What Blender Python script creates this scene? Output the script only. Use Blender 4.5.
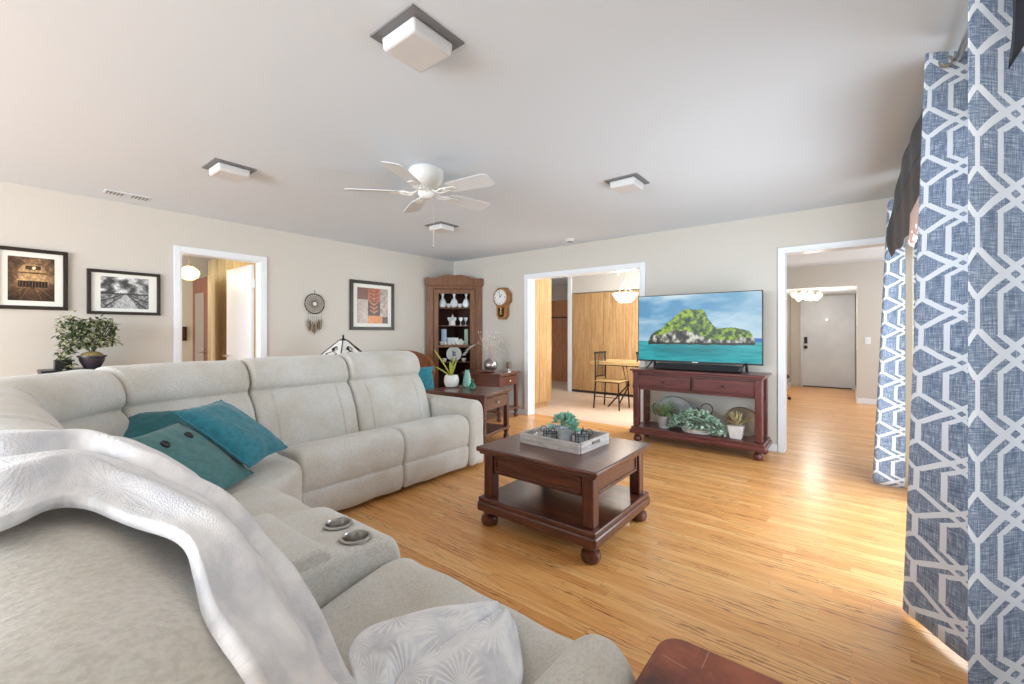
import bpy, bmesh, math, random
import numpy as np
from math import sin, cos, pi, radians, sqrt, hypot, atan2
from mathutils import Vector, Matrix, noise, geometry

scene = bpy.context.scene
COL = scene.collection
for o in list(bpy.data.objects):
    bpy.data.objects.remove(o)

# ---------------------------------------------------------------- camera, world, light, exposure
cd = bpy.data.cameras.new('camera'); cam = bpy.data.objects.new('camera', cd); COL.objects.link(cam)
cam.location = (0, 0, 1.22); cam.rotation_euler = (radians(90), 0, radians(38.4))
cd.sensor_width = 36; cd.lens = 429 / 1024 * 36; cd.shift_y = -9 / 1024; cd.clip_start = 0.02
scene.camera = cam
scene.view_settings.view_transform = 'Standard'; scene.view_settings.look = 'None'
scene.view_settings.gamma = 1; scene.view_settings.use_curve_mapping = False
scene.view_settings.exposure = 0.12
w = bpy.data.worlds.new('sky'); scene.world = w; w.use_nodes = True
w.node_tree.nodes['Background'].inputs[0].default_value = (.80, .88, 1, 1)
w.node_tree.nodes['Background'].inputs[1].default_value = 1.3

def area(name, loc, rot, sx, sy, power, col=(1, 1, 1), spread=180):
    l = bpy.data.lights.new(name, 'AREA'); l.shape = 'RECTANGLE'; l.size = sx; l.size_y = sy
    l.energy = power; l.color = col; l.spread = radians(spread)
    o = bpy.data.objects.new(name, l); COL.objects.link(o); o.location = loc
    o.rotation_euler = tuple(radians(a) for a in rot); return o
def point(name, loc, power, col, r=.08):
    l = bpy.data.lights.new(name, 'POINT'); l.energy = power; l.color = col; l.shadow_soft_size = r
    o = bpy.data.objects.new(name, l); COL.objects.link(o); o.location = loc; return o

area('daylight_sliding_door', (.50, 3.4, 1.1), (0, 90, 0), 2.0, 1.8, 66, (.83, .925, 1))
area('daylight_front_window', (-2.3, -4.3, 1.3), (90, 0, 0), 4.9, 2.0, 365, (.83, .925, 1))
area('daylight_side_window', (-5.2, -2.4, 1.3), (0, -90, 0), 1.6, 2.4, 7, (.83, .925, 1))
area('kitchen_fill', (-1.5, 6.6, 1.5), (0, 90, 0), 1.6, 1.8, 95, (.95, .98, 1))  # added fill on the kitchen side of the divider wall, no window there
area('hall_fill', (1.9, 7.6, 1.4), (0, 90, 0), 1.8, 2.6, 44, (.93, .97, 1))  # added fill from out of view on the right, its window only assumed
area('bedroom_fill', (-7.2, -.3, 1.5), (90, 0, 0), 1.6, 1.6, 24, (1, .97, .92))  # unseen fill inside the bedroom, added to brighten the doors and drape

# ---------------------------------------------------------------- materials
def rgb(h):                       # sRGB 0-255 -> linear
    return tuple(((c/255)/12.92 if c/255 <= .04045 else ((c/255+.055)/1.055)**2.4) for c in h)
MATS = {}
class N:
    def __init__(s, m): s.t = m.node_tree; s.n = s.t.nodes; s.l = s.t.links
    def new(s, typ, **k):
        nd = s.n.new(typ)
        for a, b in k.items():
            if a.startswith('i_'):
                nd.inputs[a[2:].replace('_', ' ')].default_value = b
            else: setattr(nd, a, b)
        return nd
    def math(s, op, a, b=None, c=None, clamp=False):
        nd = s.n.new('ShaderNodeMath'); nd.operation = op; nd.use_clamp = clamp
        for i, v in enumerate((a, b, c)):
            if v is None: continue
            if isinstance(v, (int, float)): nd.inputs[i].default_value = v
            else: s.l.new(v, nd.inputs[i])
        return nd.outputs[0]
    def mix(s, fac, a, b, mode='MIX'):
        nd = s.n.new('ShaderNodeMix'); nd.data_type = 'RGBA'; nd.blend_type = mode
        for i, v in ((0, fac), (6, a), (7, b)):
            if isinstance(v, (int, float)): nd.inputs[i].default_value = v
            elif isinstance(v, tuple): nd.inputs[i].default_value = (*v[:3], 1)
            else: s.l.new(v, nd.inputs[i])
        return nd.outputs[2]
    def noise(s, vec, scale, detail=3, rough=.5, dist=0):
        nd = s.n.new('ShaderNodeTexNoise'); nd.inputs['Scale'].default_value = scale
        nd.inputs['Detail'].default_value = detail; nd.inputs['Roughness'].default_value = rough
        nd.inputs['Distortion'].default_value = dist
        s.l.new(vec, nd.inputs['Vector']); return nd.outputs[0]
    def mapping(s, vec, scale=(1, 1, 1), rot=(0, 0, 0), loc=(0, 0, 0)):
        nd = s.n.new('ShaderNodeMapping'); s.l.new(vec, nd.inputs[0])
        nd.inputs['Scale'].default_value = scale; nd.inputs['Rotation'].default_value = rot; nd.inputs['Location'].default_value = loc
        return nd.outputs[0]
    def ramp(s, fac, stops):
        nd = s.n.new('ShaderNodeValToRGB'); e = nd.color_ramp.elements
        while len(e) < len(stops): e.new(.5)
        for i, (p, c) in enumerate(stops):
            e[i].position = p; e[i].color = (*c[:3], 1) if isinstance(c, tuple) else (c, c, c, 1)
        s.l.new(fac, nd.inputs[0]); return nd.outputs[0]
    def bump(s, h, strength, dist=.01):
        nd = s.n.new('ShaderNodeBump'); nd.inputs['Strength'].default_value = strength; nd.inputs['Distance'].default_value = dist
        s.l.new(h, nd.inputs['Height']); s.l.new(nd.outputs[0], s.b.inputs['Normal'])
def base(name, rough=.5, metal=0, coat=0, sheen=0, trans=0, ior=1.45, spec=None):
    m = bpy.data.materials.new(name); m.use_nodes = True; q = N(m); q.b = q.n['Principled BSDF']
    q.b.inputs['Roughness'].default_value = rough; q.b.inputs['Metallic'].default_value = metal
    q.b.inputs['Coat Weight'].default_value = coat; q.b.inputs['Sheen Weight'].default_value = sheen
    q.b.inputs['Transmission Weight'].default_value = trans; q.b.inputs['IOR'].default_value = ior
    if spec is not None: q.b.inputs['Specular IOR Level'].default_value = spec
    MATS[name] = m; q.co = q.n.new('ShaderNodeTexCoord'); return m, q
def pm(name, c, rough=.5, metal=0, var=0, scale=8, bump=0, bscale=60, bdist=.004, coat=0, sheen=0, stretch=(1, 1, 1), emit=0, ecol=None, trans=0, spec=None, c2=None, detail=3):
    m, q = base(name, rough, metal, coat, sheen, trans, spec=spec)
    c = rgb(c); v = q.mapping(q.co.outputs['Object'], stretch)
    if var or c2:
        n = q.noise(v, scale, detail)
        d = rgb(c2) if c2 else tuple(x*(1-var) for x in c)
        q.l.new(q.mix(q.ramp(n, [(.35, 0.), (.65, 1.)]), d, c), q.b.inputs['Base Color'])
    else: q.b.inputs['Base Color'].default_value = (*c, 1)
    if bump: q.bump(q.noise(v, bscale, 4), bump, bdist)
    if emit:
        q.b.inputs['Emission Color'].default_value = (*(rgb(ecol) if ecol else c), 1); q.b.inputs['Emission Strength'].default_value = emit
    return m
def wood(name, c1, c2, c3=None, rough=.35, stretch=(1.2, 14, 14), scale=3, coat=.2, bump=.06):
    m, q = base(name, rough, coat=coat); q.b.inputs['Coat Roughness'].default_value = .25
    v = q.mapping(q.co.outputs['Object'], stretch)
    n = q.noise(v, scale, 5, .6, .4); n2 = q.noise(q.mapping(q.co.outputs['Object'], tuple(a*3 for a in stretch)), scale*2, 3, .6)
    col = q.ramp(n, [(.3, rgb(c2)), (.52, rgb(c1)), (.75, rgb(c3 or c1))])
    col = q.mix(q.math('MULTIPLY', q.ramp(n2, [(.35, 1.), (.55, 0.)]), .35), col, tuple(x*.5 for x in rgb(c2)))
    q.l.new(col, q.b.inputs['Base Color']); q.bump(n2, bump, .002); return m

WALL = pm('wall_paint', (205, 200, 191), .75, bump=.08, bscale=55, bdist=.003)
WALLW = pm('white_paint', (236, 237, 240), .4)
CEIL = pm('ceiling_paint', (216, 225, 234), .85, bump=.1, bscale=70, bdist=.003)
TRIM = pm('trim_paint', (233, 236, 240), .35)
GREYDOOR = pm('grey_door_paint', (212, 217, 224), .4, c2=(202, 208, 216), scale=3)
SOFA, q = base('sofa_fabric', .9, sheen=.35)
vo = q.co.outputs['Object']
n1 = q.noise(vo, 3.2, 4, .6); n2 = q.noise(q.mapping(vo, (1, .55, 1)), 170, 2, .6); n3 = q.noise(vo, 30, 3)
c = q.ramp(n1, [(.3, rgb((199, 192, 179))), (.52, rgb((211, 208, 201))), (.75, rgb((219, 219, 217)))])
c = q.mix(q.math('MULTIPLY', q.ramp(n2, [(.38, 1.), (.56, 0.)]), .28), c, rgb((158, 153, 144)))
c = q.mix(q.math('MULTIPLY', q.ramp(n3, [(.4, 1.), (.6, 0.)]), .08), c, rgb((215, 210, 200)))
q.l.new(c, q.b.inputs['Base Color']); q.bump(q.math('ADD', n2, q.math('MULTIPLY', n3, .8)), .45, .003)
SEAM = pm('sofa_seam', (128, 116, 100), .9)
BLACK = pm('black_plastic', (22, 22, 24), .35)
IRON = pm('black_iron', (38, 34, 32), .45, metal=.6)
STEEL = pm('brushed_steel', (200, 198, 194), .28, metal=1)
CHROME = pm('chrome', (225, 222, 218), .12, metal=1)
SILVER = pm('worn_silver', (190, 186, 178), .3, metal=.9, var=.4, scale=9)
BRONZE = pm('bronze_tray', (190, 176, 156), .35, metal=.6, var=.3, scale=6)
GALV = pm('galvanised_metal', (192, 195, 198), .45, metal=.4, var=.25, scale=12)
CHERRY = wood('dark_cherry_wood', (94, 50, 36), (62, 30, 22), (116, 64, 44), rough=.28, coat=.5)
CHERRYR = wood('red_cherry_wood', (98, 46, 42), (68, 32, 30), (114, 60, 52), rough=.32, coat=.4)
CHERRYV = wood('dark_cherry_wood_upright', (92, 46, 34), (62, 29, 22), (112, 60, 42), rough=.3, stretch=(14, 14, 1.2), coat=.4)
CHERRYRV = wood('red_cherry_wood_upright', (96, 44, 40), (66, 30, 28), (112, 58, 50), rough=.32, stretch=(14, 14, 1.2), coat=.4)
CABW = wood('cabinet_wood', (126, 84, 54), (92, 56, 36), (146, 100, 66), rough=.4, stretch=(14, 14, 1.2))
OAK = wood('closet_oak', (192, 152, 104), (164, 122, 78), (208, 172, 124), rough=.4, stretch=(9, 9, .6), coat=.1)
OAKD = wood('passage_door_wood', (206, 136, 82), (180, 108, 60), (218, 152, 98), rough=.4, stretch=(9, 9, .6))
MAHOG = wood('mahogany_door', (124, 58, 30), (84, 36, 18), (148, 76, 42), rough=.3, stretch=(9, 9, .8), coat=.3)
BUTCH = wood('butcher_block', (212, 178, 122), (188, 150, 96), (224, 194, 142), rough=.4, stretch=(1, 9, 9))
GREYW = wood('whitewashed_wood', (196, 188, 182), (158, 150, 146), (218, 212, 208), rough=.7, stretch=(1.5, 1.5, 16), coat=0)
CLOCKW = wood('clock_oak', (160, 108, 58), (124, 78, 38), (182, 130, 76), stretch=(8, 8, 2))
GLASS, q = base('clear_glass', .02, trans=1, ior=1.1); q.b.inputs['Base Color'].default_value = (.95, .97, .97, 1)
THING, q = base('thin_glass', .03, trans=1, ior=1.02); q.b.inputs['Base Color'].default_value = (.96, .98, .98, 1)
WHITEC = pm('white_ceramic', (232, 232, 228), .2)
CRYSTAL = pm('milky_glassware', (236, 240, 244), .1, trans=.1, spec=.8)
BLUEB = pm('pale_blue_glass', (170, 190, 216), .2, trans=.2)
AQUA = pm('aqua_glass', (150, 205, 190), .15, trans=.3)
DGREEN = pm('dark_green_glass', (40, 120, 95), .12, trans=.3)
TEAL = pm('teal_knit', (38, 128, 146), .85, var=.28, scale=40, bump=.5, bscale=180, bdist=.004, sheen=.3)
TEALG = pm('teal_grey_knit', (62, 122, 124), .85, var=.25, scale=50, bump=.5, bscale=180, bdist=.004, sheen=.3)
TEALD = pm('deep_teal_cloth', (30, 108, 118), .85, var=.25, scale=40, bump=.4, bscale=180, bdist=.004, sheen=.3)
LEAF = pm('ivy_leaf', (92, 110, 70), .5, c2=(40, 54, 36), scale=30)
LEAFP = pm('ivy_leaf_pale', (186, 190, 150), .5, c2=(130, 140, 98), scale=30)
SAGE = pm('sage_leaf', (196, 214, 196), .6, c2=(140, 174, 150), scale=25)
GRASS = pm('grass_leaf', (150, 172, 120), .5, c2=(96, 124, 80), scale=20)
ALOE = pm('aloe_leaf', (196, 188, 140), .5, c2=(150, 126, 104), scale=14)
SUCC = pm('succulent_leaf', (176, 218, 200), .5, c2=(112, 178, 152), scale=25)
LIME = pm('lime_leaf', (190, 198, 82), .5, c2=(150, 160, 60), scale=10)
WHITEF = pm('white_petal', (244, 240, 240), .6)
TWIG = pm('pale_twig', (188, 170, 156), .7)
STONE = pm('white_stone_pot', (206, 203, 200), .8, var=.15, scale=20, bump=.3, bscale=60)
WICKER = pm('brown_wicker', (168, 104, 62), .6, c2=(96, 54, 32), scale=60, stretch=(1, 1, 2.5), bump=.8, bscale=60, bdist=.01)
SATIN, q = base('dark_brown_satin', .5)
q.l.new(q.mix(q.ramp(q.noise(q.mapping(q.co.outputs['Object'], (40, 40, 1.5)), 1.5, 3), [(.35, 0.), (.65, 1.)]), rgb((34, 22, 21)), rgb((64, 46, 43))), q.b.inputs['Base Color'])
SLATE = pm('slate_satin', (42, 46, 56), .5, sheen=0, var=.3, scale=6, stretch=(8, 8, 1))
PEACH = pm('peach_ruffle', (226, 196, 188), .8)
CREAM = pm('cream_paint', (226, 216, 196), .5)
CREAMC = pm('cream_drape', (244, 222, 174), .8, c2=(228, 200, 146), scale=1, stretch=(9, 9, .1))
DARKBR = pm('dark_frame', (42, 33, 25), .4)
MATB = pm('mat_board', (232, 232, 224), .8)
WARMG = pm('warm_lamp_glass', (255, 236, 190), .3, emit=2.2, ecol=(255, 226, 160))
WHITEG = pm('lit_white_glass', (255, 250, 240), .3, emit=1.6, ecol=(255, 248, 232))
CHANDG = pm('lit_petal_glass', (255, 240, 214), .2, emit=1.1, ecol=(255, 226, 178))
DIFF = pm('ceiling_light_diffuser', (212, 212, 212), .5)
GREYP = pm('grey_light_plate', (120, 120, 122), .5)
FANW = pm('fan_white', (232, 231, 226), .35)
BLADEM = pm('fan_blade', (214, 215, 216), .45)
LEATH, q = base('aged_leather', .38, coat=.25)
vo = q.co.outputs['Object']
c = q.ramp(q.noise(vo, 7, 5, .65), [(.3, rgb((70, 34, 22))), (.5, rgb((128, 60, 34))), (.72, rgb((170, 90, 50)))])
vv = q.n.new('ShaderNodeTexVoronoi'); vv.feature = 'DISTANCE_TO_EDGE'; vv.inputs['Scale'].default_value = 11
q.l.new(q.mapping(vo, (1, 1, 1)), vv.inputs['Vector'])
sc_ = q.math('MULTIPLY', q.ramp(vv.outputs[0], [(0., 1.), (.012, 0.)]), q.ramp(q.noise(vo, 14, 2), [(.48, 0.), (.56, .8)]))
q.l.new(q.mix(sc_, c, rgb((196, 160, 130))), q.b.inputs['Base Color']); q.bump(q.noise(vo, 90, 3), .2, .003)

# hardwood strip floor, boards run along X
FLOOR, q = base('oak_strip_floor', .33, coat=.25); q.b.inputs['Coat Roughness'].default_value = .22
sep = q.n.new('ShaderNodeSeparateXYZ'); q.l.new(q.co.outputs['Object'], sep.inputs[0])
x, y = sep.outputs[0], sep.outputs[1]
row = q.math('FLOOR', q.math('DIVIDE', y, .057))
wn = q.new('ShaderNodeTexWhiteNoise', noise_dimensions='1D'); q.l.new(row, wn.inputs['W'])
xs = q.math('DIVIDE', q.math('ADD', x, q.math('MULTIPLY', wn.outputs[0], 7.3)), .95)
brd = q.math('FLOOR', xs)
cb = q.n.new('ShaderNodeCombineXYZ'); q.l.new(row, cb.inputs[0]); q.l.new(brd, cb.inputs[1])
wn2 = q.new('ShaderNodeTexWhiteNoise', noise_dimensions='2D'); q.l.new(cb.outputs[0], wn2.inputs['Vector'])
tone = wn2.outputs[0]
cb2 = q.n.new('ShaderNodeCombineXYZ'); q.l.new(x, cb2.inputs[0]); q.l.new(y, cb2.inputs[1]); q.l.new(q.math('MULTIPLY', tone, 30), cb2.inputs[2])
g = q.noise(q.mapping(cb2.outputs[0], (1.6, 26, 1)), 2.2, 5, .62, 1.2)
g2 = q.noise(q.mapping(cb2.outputs[0], (5, 160, 1)), 2.0, 3, .6)
wv = q.n.new('ShaderNodeTexWave'); wv.bands_direction = 'Y'; wv.inputs['Scale'].default_value = 2.6; wv.inputs['Distortion'].default_value = 9; wv.inputs['Detail'].default_value = 3; wv.inputs['Detail Scale'].default_value = 1.6; wv.inputs['Detail Roughness'].default_value = .65
q.l.new(q.mapping(cb2.outputs[0], (1.0, 5.5, 1)), wv.inputs['Vector'])
mask = q.ramp(q.noise(q.mapping(cb2.outputs[0], (1.3, 5, 1)), 1.6, 3, .6), [(.46, 0.), (.60, 1.)])
c = q.ramp(tone, [(0., rgb((222, 158, 92))), (.5, rgb((235, 174, 106))), (1., rgb((242, 190, 124)))])
c = q.mix(q.math('MULTIPLY', q.ramp(g, [(.36, 1.), (.56, 0.)]), .5), c, rgb((196, 124, 62)))
c = q.mix(q.math('MULTIPLY', q.math('MULTIPLY', q.ramp(wv.outputs[0], [(.02, 1.), (.30, 0.)]), mask), .8), c, rgb((140, 80, 36)))
c = q.mix(q.math('MULTIPLY', q.ramp(g2, [(.3, 1.), (.5, 0.)]), .16), c, rgb((170, 104, 54)))
gy = q.math('ABSOLUTE', q.math('SUBTRACT', q.math('FRACT', q.math('DIVIDE', y, .057)), .5))
gx = q.math('ABSOLUTE', q.math('SUBTRACT', q.math('FRACT', xs), .5))
gap = q.math('MAXIMUM', q.math('GREATER_THAN', gy, .478), q.math('GREATER_THAN', gx, .4985))
c = q.mix(q.math('MULTIPLY', gap, .28), c, rgb((140, 84, 44)))
q.l.new(c, q.b.inputs['Base Color']); q.bump(q.math('SUBTRACT', q.math('MULTIPLY', g2, .3), gap), .15, .002)

TILE, q = base('beige_tile_floor', .4)
bk = q.n.new('ShaderNodeTexBrick'); bk.offset = 0; bk.inputs['Scale'].default_value = 1; bk.inputs['Brick Width'].default_value = .45; bk.inputs['Row Height'].default_value = .45
bk.inputs['Mortar Size'].default_value = .004; bk.inputs['Color1'].default_value = (*rgb((232, 204, 180)), 1); bk.inputs['Color2'].default_value = (*rgb((226, 198, 172)), 1); bk.inputs['Mortar'].default_value = (*rgb((200, 172, 150)), 1)
q.l.new(q.co.outputs['Object'], bk.inputs['Vector'])
q.l.new(q.mix(.5, bk.outputs[0], q.ramp(q.noise(q.co.outputs['Object'], 4, 4), [(.3, rgb((220, 190, 164))), (.7, rgb((238, 214, 192)))])), q.b.inputs['Base Color'])

# trellis curtain cloth, uv in metres
CURT, q = base('trellis_curtain_cloth', .85, sheen=.15)
uv = q.co.outputs['UV']; sp = q.n.new('ShaderNodeSeparateXYZ'); q.l.new(uv, sp.inputs[0]); u, v = sp.outputs[0], sp.outputs[1]
CW, CH = .24, .197
p = q.math('ABSOLUTE', q.math('SUBTRACT', q.math('FRACT', q.math('DIVIDE', u, CW)), .5))
t = q.math('MULTIPLY', q.math('ABSOLUTE', q.math('SUBTRACT', q.math('FRACT', q.math('DIVIDE', v, CH)), .5)), 2)
wo = q.math('MINIMUM', q.math('MULTIPLY', q.math('ADD', t, .2), .6), .5)
wi = q.math('MINIMUM', q.math('ABSOLUTE', q.math('MULTIPLY', q.math('SUBTRACT', t, .2), .6)), .17)
lo = q.math('ADD', .043, q.math('MULTIPLY', q.math('LESS_THAN', t, .63), .030))
li = q.math('ADD', .034, q.math('MULTIPLY', q.math('LESS_THAN', t, .48), .022))
l1 = q.math('LESS_THAN', q.math('ABSOLUTE', q.math('SUBTRACT', p, wo)), lo)
l2 = q.math('LESS_THAN', q.math('ABSOLUTE', q.math('SUBTRACT', p, wi)), li)
line = q.math('MAXIMUM', l1, l2)
la = q.noise(q.mapping(uv, (300, 16, 1)), 1, 3, .7); lb = q.noise(q.mapping(uv, (16, 300, 1)), 1, 3, .7)
lin = q.math('MULTIPLY', q.math('ADD', la, lb), .5)
bl = q.ramp(lin, [(.40, rgb((92, 110, 138))), (.50, rgb((128, 144, 168))), (.62, rgb((200, 210, 224)))])
c = q.mix(line, bl, rgb((232, 236, 242)))
q.l.new(c, q.b.inputs['Base Color']); q.bump(lin, .2, .002)
tr = q.new('ShaderNodeBsdfTranslucent'); q.l.new(c, tr.inputs[0])
ms = q.n.new('ShaderNodeMixShader'); ms.inputs[0].default_value = .10
out = q.n['Material Output']; q.l.new(q.b.outputs[0], ms.inputs[1]); q.l.new(tr.outputs[0], ms.inputs[2]); q.l.new(ms.outputs[0], out.inputs[0])

THROW, q = base('plush_throw', .95, sheen=.6)
uv = q.co.outputs['UV']
n1 = q.noise(uv, 9, 3, .6)
su = q.n.new('ShaderNodeSeparateXYZ'); q.l.new(uv, su.inputs[0]); fade = q.ramp(q.math('MULTIPLY', su.outputs[1], .6), [(.54, .12), (.66, 1.)])
vr = q.n.new('ShaderNodeTexVoronoi'); vr.inputs['Scale'].default_value = 7; q.l.new(uv, vr.inputs['Vector'])
sb = q.n.new('ShaderNodeVectorMath'); sb.operation = 'SUBTRACT'; q.l.new(q.mapping(uv, (7, 7, 7)), sb.inputs[0])
q.l.new(q.mapping(vr.outputs['Position'], (7, 7, 7)), sb.inputs[1])
sx = q.n.new('ShaderNodeSeparateXYZ'); q.l.new(sb.outputs[0], sx.inputs[0])
ang = q.math('ARCTAN2', sx.outputs[1], sx.outputs[0])
rib = q.math('SINE', q.math('MULTIPLY', ang, 22))
dist = vr.outputs['Distance']
fern = q.math('MULTIPLY', q.ramp(rib, [(.1, 0.), (.7, 1.)]), q.ramp(dist, [(.12, 0.), (.2, 1.), (.5, 1.), (.62, 0.)]))
c = q.mix(q.ramp(n1, [(.38, 0.), (.62, 1.)]), rgb((210, 211, 218)), rgb((246, 246, 248)))
c = q.mix(q.math('MULTIPLY', q.math('MULTIPLY', fern, fade), .8), c, rgb((252, 251, 250)))
q.l.new(c, q.b.inputs['Base Color'])
q.bump(q.math('ADD', q.math('MULTIPLY', q.noise(uv, 260, 3), 1.2), q.math('MULTIPLY', fern, .4)), .4, .004)

PAINTED, q = base('printed_picture', .35)
at = q.n.new('ShaderNodeVertexColor'); at.layer_name = 'Col'; q.l.new(at.outputs[0], q.b.inputs['Base Color'])
SCREEN, q = base('lit_tv_screen', .25, spec=.25)
at = q.n.new('ShaderNodeVertexColor'); at.layer_name = 'Col'; q.l.new(at.outputs[0], q.b.inputs['Emission Color']); q.b.inputs['Emission Strength'].default_value = .88
q.b.inputs['Base Color'].default_value = (.01, .01, .01, 1)

# ---------------------------------------------------------------- geometry helpers
class M:
    def __init__(s): s.v = []; s.f = []; s.uv = None
    def add(s, vs, fs):
        o = len(s.v); s.v += [tuple(a) for a in vs]; s.f += [tuple(i+o for i in f) for f in fs]; return s
    def box(s, x0, x1, y0, y1, z0, z1):
        return s.add([(x0,y0,z0),(x1,y0,z0),(x1,y1,z0),(x0,y1,z0),(x0,y0,z1),(x1,y0,z1),(x1,y1,z1),(x0,y1,z1)],
                     [(3,2,1,0),(4,5,6,7),(0,1,5,4),(1,2,6,5),(2,3,7,6),(3,0,4,7)])
    def cbox(s, c, sz, rz=0):
        x, y, z = (a/2 for a in sz); vs = []
        for dz in (-z, z):
            for dx, dy in ((-x,-y),(x,-y),(x,y),(-x,y)):
                vs.append((c[0]+dx*cos(rz)-dy*sin(rz), c[1]+dx*sin(rz)+dy*cos(rz), c[2]+dz))
        return s.add(vs, [(3,2,1,0),(4,5,6,7),(0,1,5,4),(1,2,6,5),(2,3,7,6),(3,0,4,7)])
    def lathe(s, prof, c=(0, 0, 0), n=24, axis='z', sxy=(1, 1)):
        vs = []
        for r, z in prof:
            for i in range(n):
                a = 2*pi*i/n; px, py = r*cos(a)*sxy[0], r*sin(a)*sxy[1]
                vs.append({'z': (px, py, z), 'x': (z, px, py), 'y': (px, -z, py)}[axis])
        vs = [(a+c[0], b+c[1], d+c[2]) for a, b, d in vs]
        fs = [(j*n+i, j*n+(i+1)%n, (j+1)*n+(i+1)%n, (j+1)*n+i) for j in range(len(prof)-1) for i in range(n)]
        fs.append(tuple(range(n-1, -1, -1))); fs.append(tuple((len(prof)-1)*n+i for i in range(n)))
        return s.add(vs, fs)
    def sphere(s, c, r, n=16, k=10, sc=(1, 1, 1)):
        return s.lathe([(max(1e-4, r*sin(pi*i/k)), -r*cos(pi*i/k)*sc[2]) for i in range(k+1)], c, n, sxy=sc[:2])
    def tube(s, pts, r, n=8, closed=False):
        P = [Vector(p) for p in pts]; L = len(P); vs = []
        up = Vector((0, 0, 1))
        for i, p in enumerate(P):
            a = P[(i-1) % L] if (closed or i) else p; b = P[(i+1) % L] if (closed or i < L-1) else p
            d = (b-a).normalized()
            e = d.cross(up)
            if e.length < .1: e = d.cross(Vector((1, 0, 0)))
            e.normalize(); g = d.cross(e); rr = r[i] if isinstance(r, (list, tuple)) else r
            for k in range(n):
                t = 2*pi*k/n; vs.append(p+e*cos(t)*rr+g*sin(t)*rr)
        fs = [(j*n+i, j*n+(i+1)%n, ((j+1)%L)*n+(i+1)%n, ((j+1)%L)*n+i) for j in range(L if closed else L-1) for i in range(n)]
        if not closed: fs += [tuple(range(n-1, -1, -1)), tuple((L-1)*n+i for i in range(n))]
        return s.add(vs, fs)
    def prism(s, poly, z0, z1):
        n = len(poly)
        return s.add([(*p, z0) for p in poly]+[(*p, z1) for p in poly],
                     [tuple(range(n-1, -1, -1)), tuple(range(n, 2*n))]+[(i, (i+1)%n, n+(i+1)%n, n+i) for i in range(n)])
    def prismy(s, poly, y0, y1):      # polygon in XZ extruded along Y
        n = len(poly)
        return s.add([(p[0], y0, p[1]) for p in poly]+[(p[0], y1, p[1]) for p in poly],
                     [tuple(range(n)), tuple(range(2*n-1, n-1, -1))]+[((i+1)%n, i, n+i, n+(i+1)%n) for i in range(n)])
    def grid(s, fn, nu, nv, uvf=None, thick=None):
        vs = [fn(i/nu, j/nv) for j in range(nv+1) for i in range(nu+1)]
        fs = [(j*(nu+1)+i, j*(nu+1)+i+1, (j+1)*(nu+1)+i+1, (j+1)*(nu+1)+i) for j in range(nv) for i in range(nu)]
        if uvf: s.uv = [uvf(i/nu, j/nv) for j in range(nv+1) for i in range(nu+1)]
        return s.add(vs, fs)
    def xf(s, m):
        s.v = [tuple(m @ Vector(a)) for a in s.v]; return s
def build(m, name, mat, parent=None, smooth=True, bevel=0, seg=2, solid=0, world=False, ang=40, fix=False):
    me = bpy.data.meshes.new(name)
    vs = m.v
    if world and parent is not None:
        inv = Matrix.LocRotScale(parent.location, parent.rotation_euler, None).inverted()
        vs = [tuple(inv @ Vector(a)) for a in vs]
    me.from_pydata(vs, [], m.f)
    if m.uv:
        ul = me.uv_layers.new(name='UVMap')
        for lp in me.loops: ul.data[lp.index].uv = m.uv[lp.vertex_index]
    bm = bmesh.new(); bm.from_mesh(me)
    if fix: bmesh.ops.recalc_face_normals(bm, faces=bm.faces)
    bm.to_mesh(me); bm.free()
    if smooth: me.shade_smooth(); me.set_sharp_from_angle(angle=radians(ang))
    me.materials.append(mat)
    o = bpy.data.objects.new(name, me); COL.objects.link(o)
    if parent is not None: o.parent = parent
    if solid:
        md = o.modifiers.new('solid', 'SOLIDIFY'); md.thickness = solid; md.offset = 0
    if bevel:
        md = o.modifiers.new('bevel', 'BEVEL'); md.width = bevel; md.segments = seg; md.limit_method = 'ANGLE'; md.harden_normals = False
    return o
def thing(name, label, cat, loc=(0, 0, 0), rz=0, group=None):
    o = bpy.data.objects.new(name, None); COL.objects.link(o); o.empty_display_size = .1
    o.location = loc; o.rotation_euler = (0, 0, rz); return tag(o, label, cat, group)
def tag(o, label, cat, group=None):
    o['label'] = label; o['category'] = cat
    if group: o['group'] = group
    return o
def struct(o): o['kind'] = 'structure'; return o
def dup(root, loc, rz=None, label=None, scale=None):
    r = root.copy(); COL.objects.link(r); r.location = loc
    if rz is not None: r.rotation_euler = (0, 0, rz)
    if label: r['label'] = label
    if scale: r.scale = scale
    def kids(a, b):
        for ch in [c for c in list(bpy.data.objects) if c.parent == a]:
            d = ch.copy(); COL.objects.link(d); d.parent = b; kids(ch, d)
    kids(root, r); return r
def cr(pts, n, closed=True):
    out = []; L = len(pts)
    for i in range(L if closed else L-1):
        if closed: p = [Vector(pts[(i+k-1) % L]) for k in range(4)]
        else: p = [Vector(pts[max(0, min(L-1, i+k-1))]) for k in range(4)]
        for j in range(n):
            t = j/n
            out.append(.5*((2*p[1])+(-p[0]+p[2])*t+(2*p[0]-5*p[1]+4*p[2]-p[3])*t*t+(-p[0]+3*p[1]-3*p[2]+p[3])*t**3))
    if not closed: out.append(Vector(pts[-1]))
    return out
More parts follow.
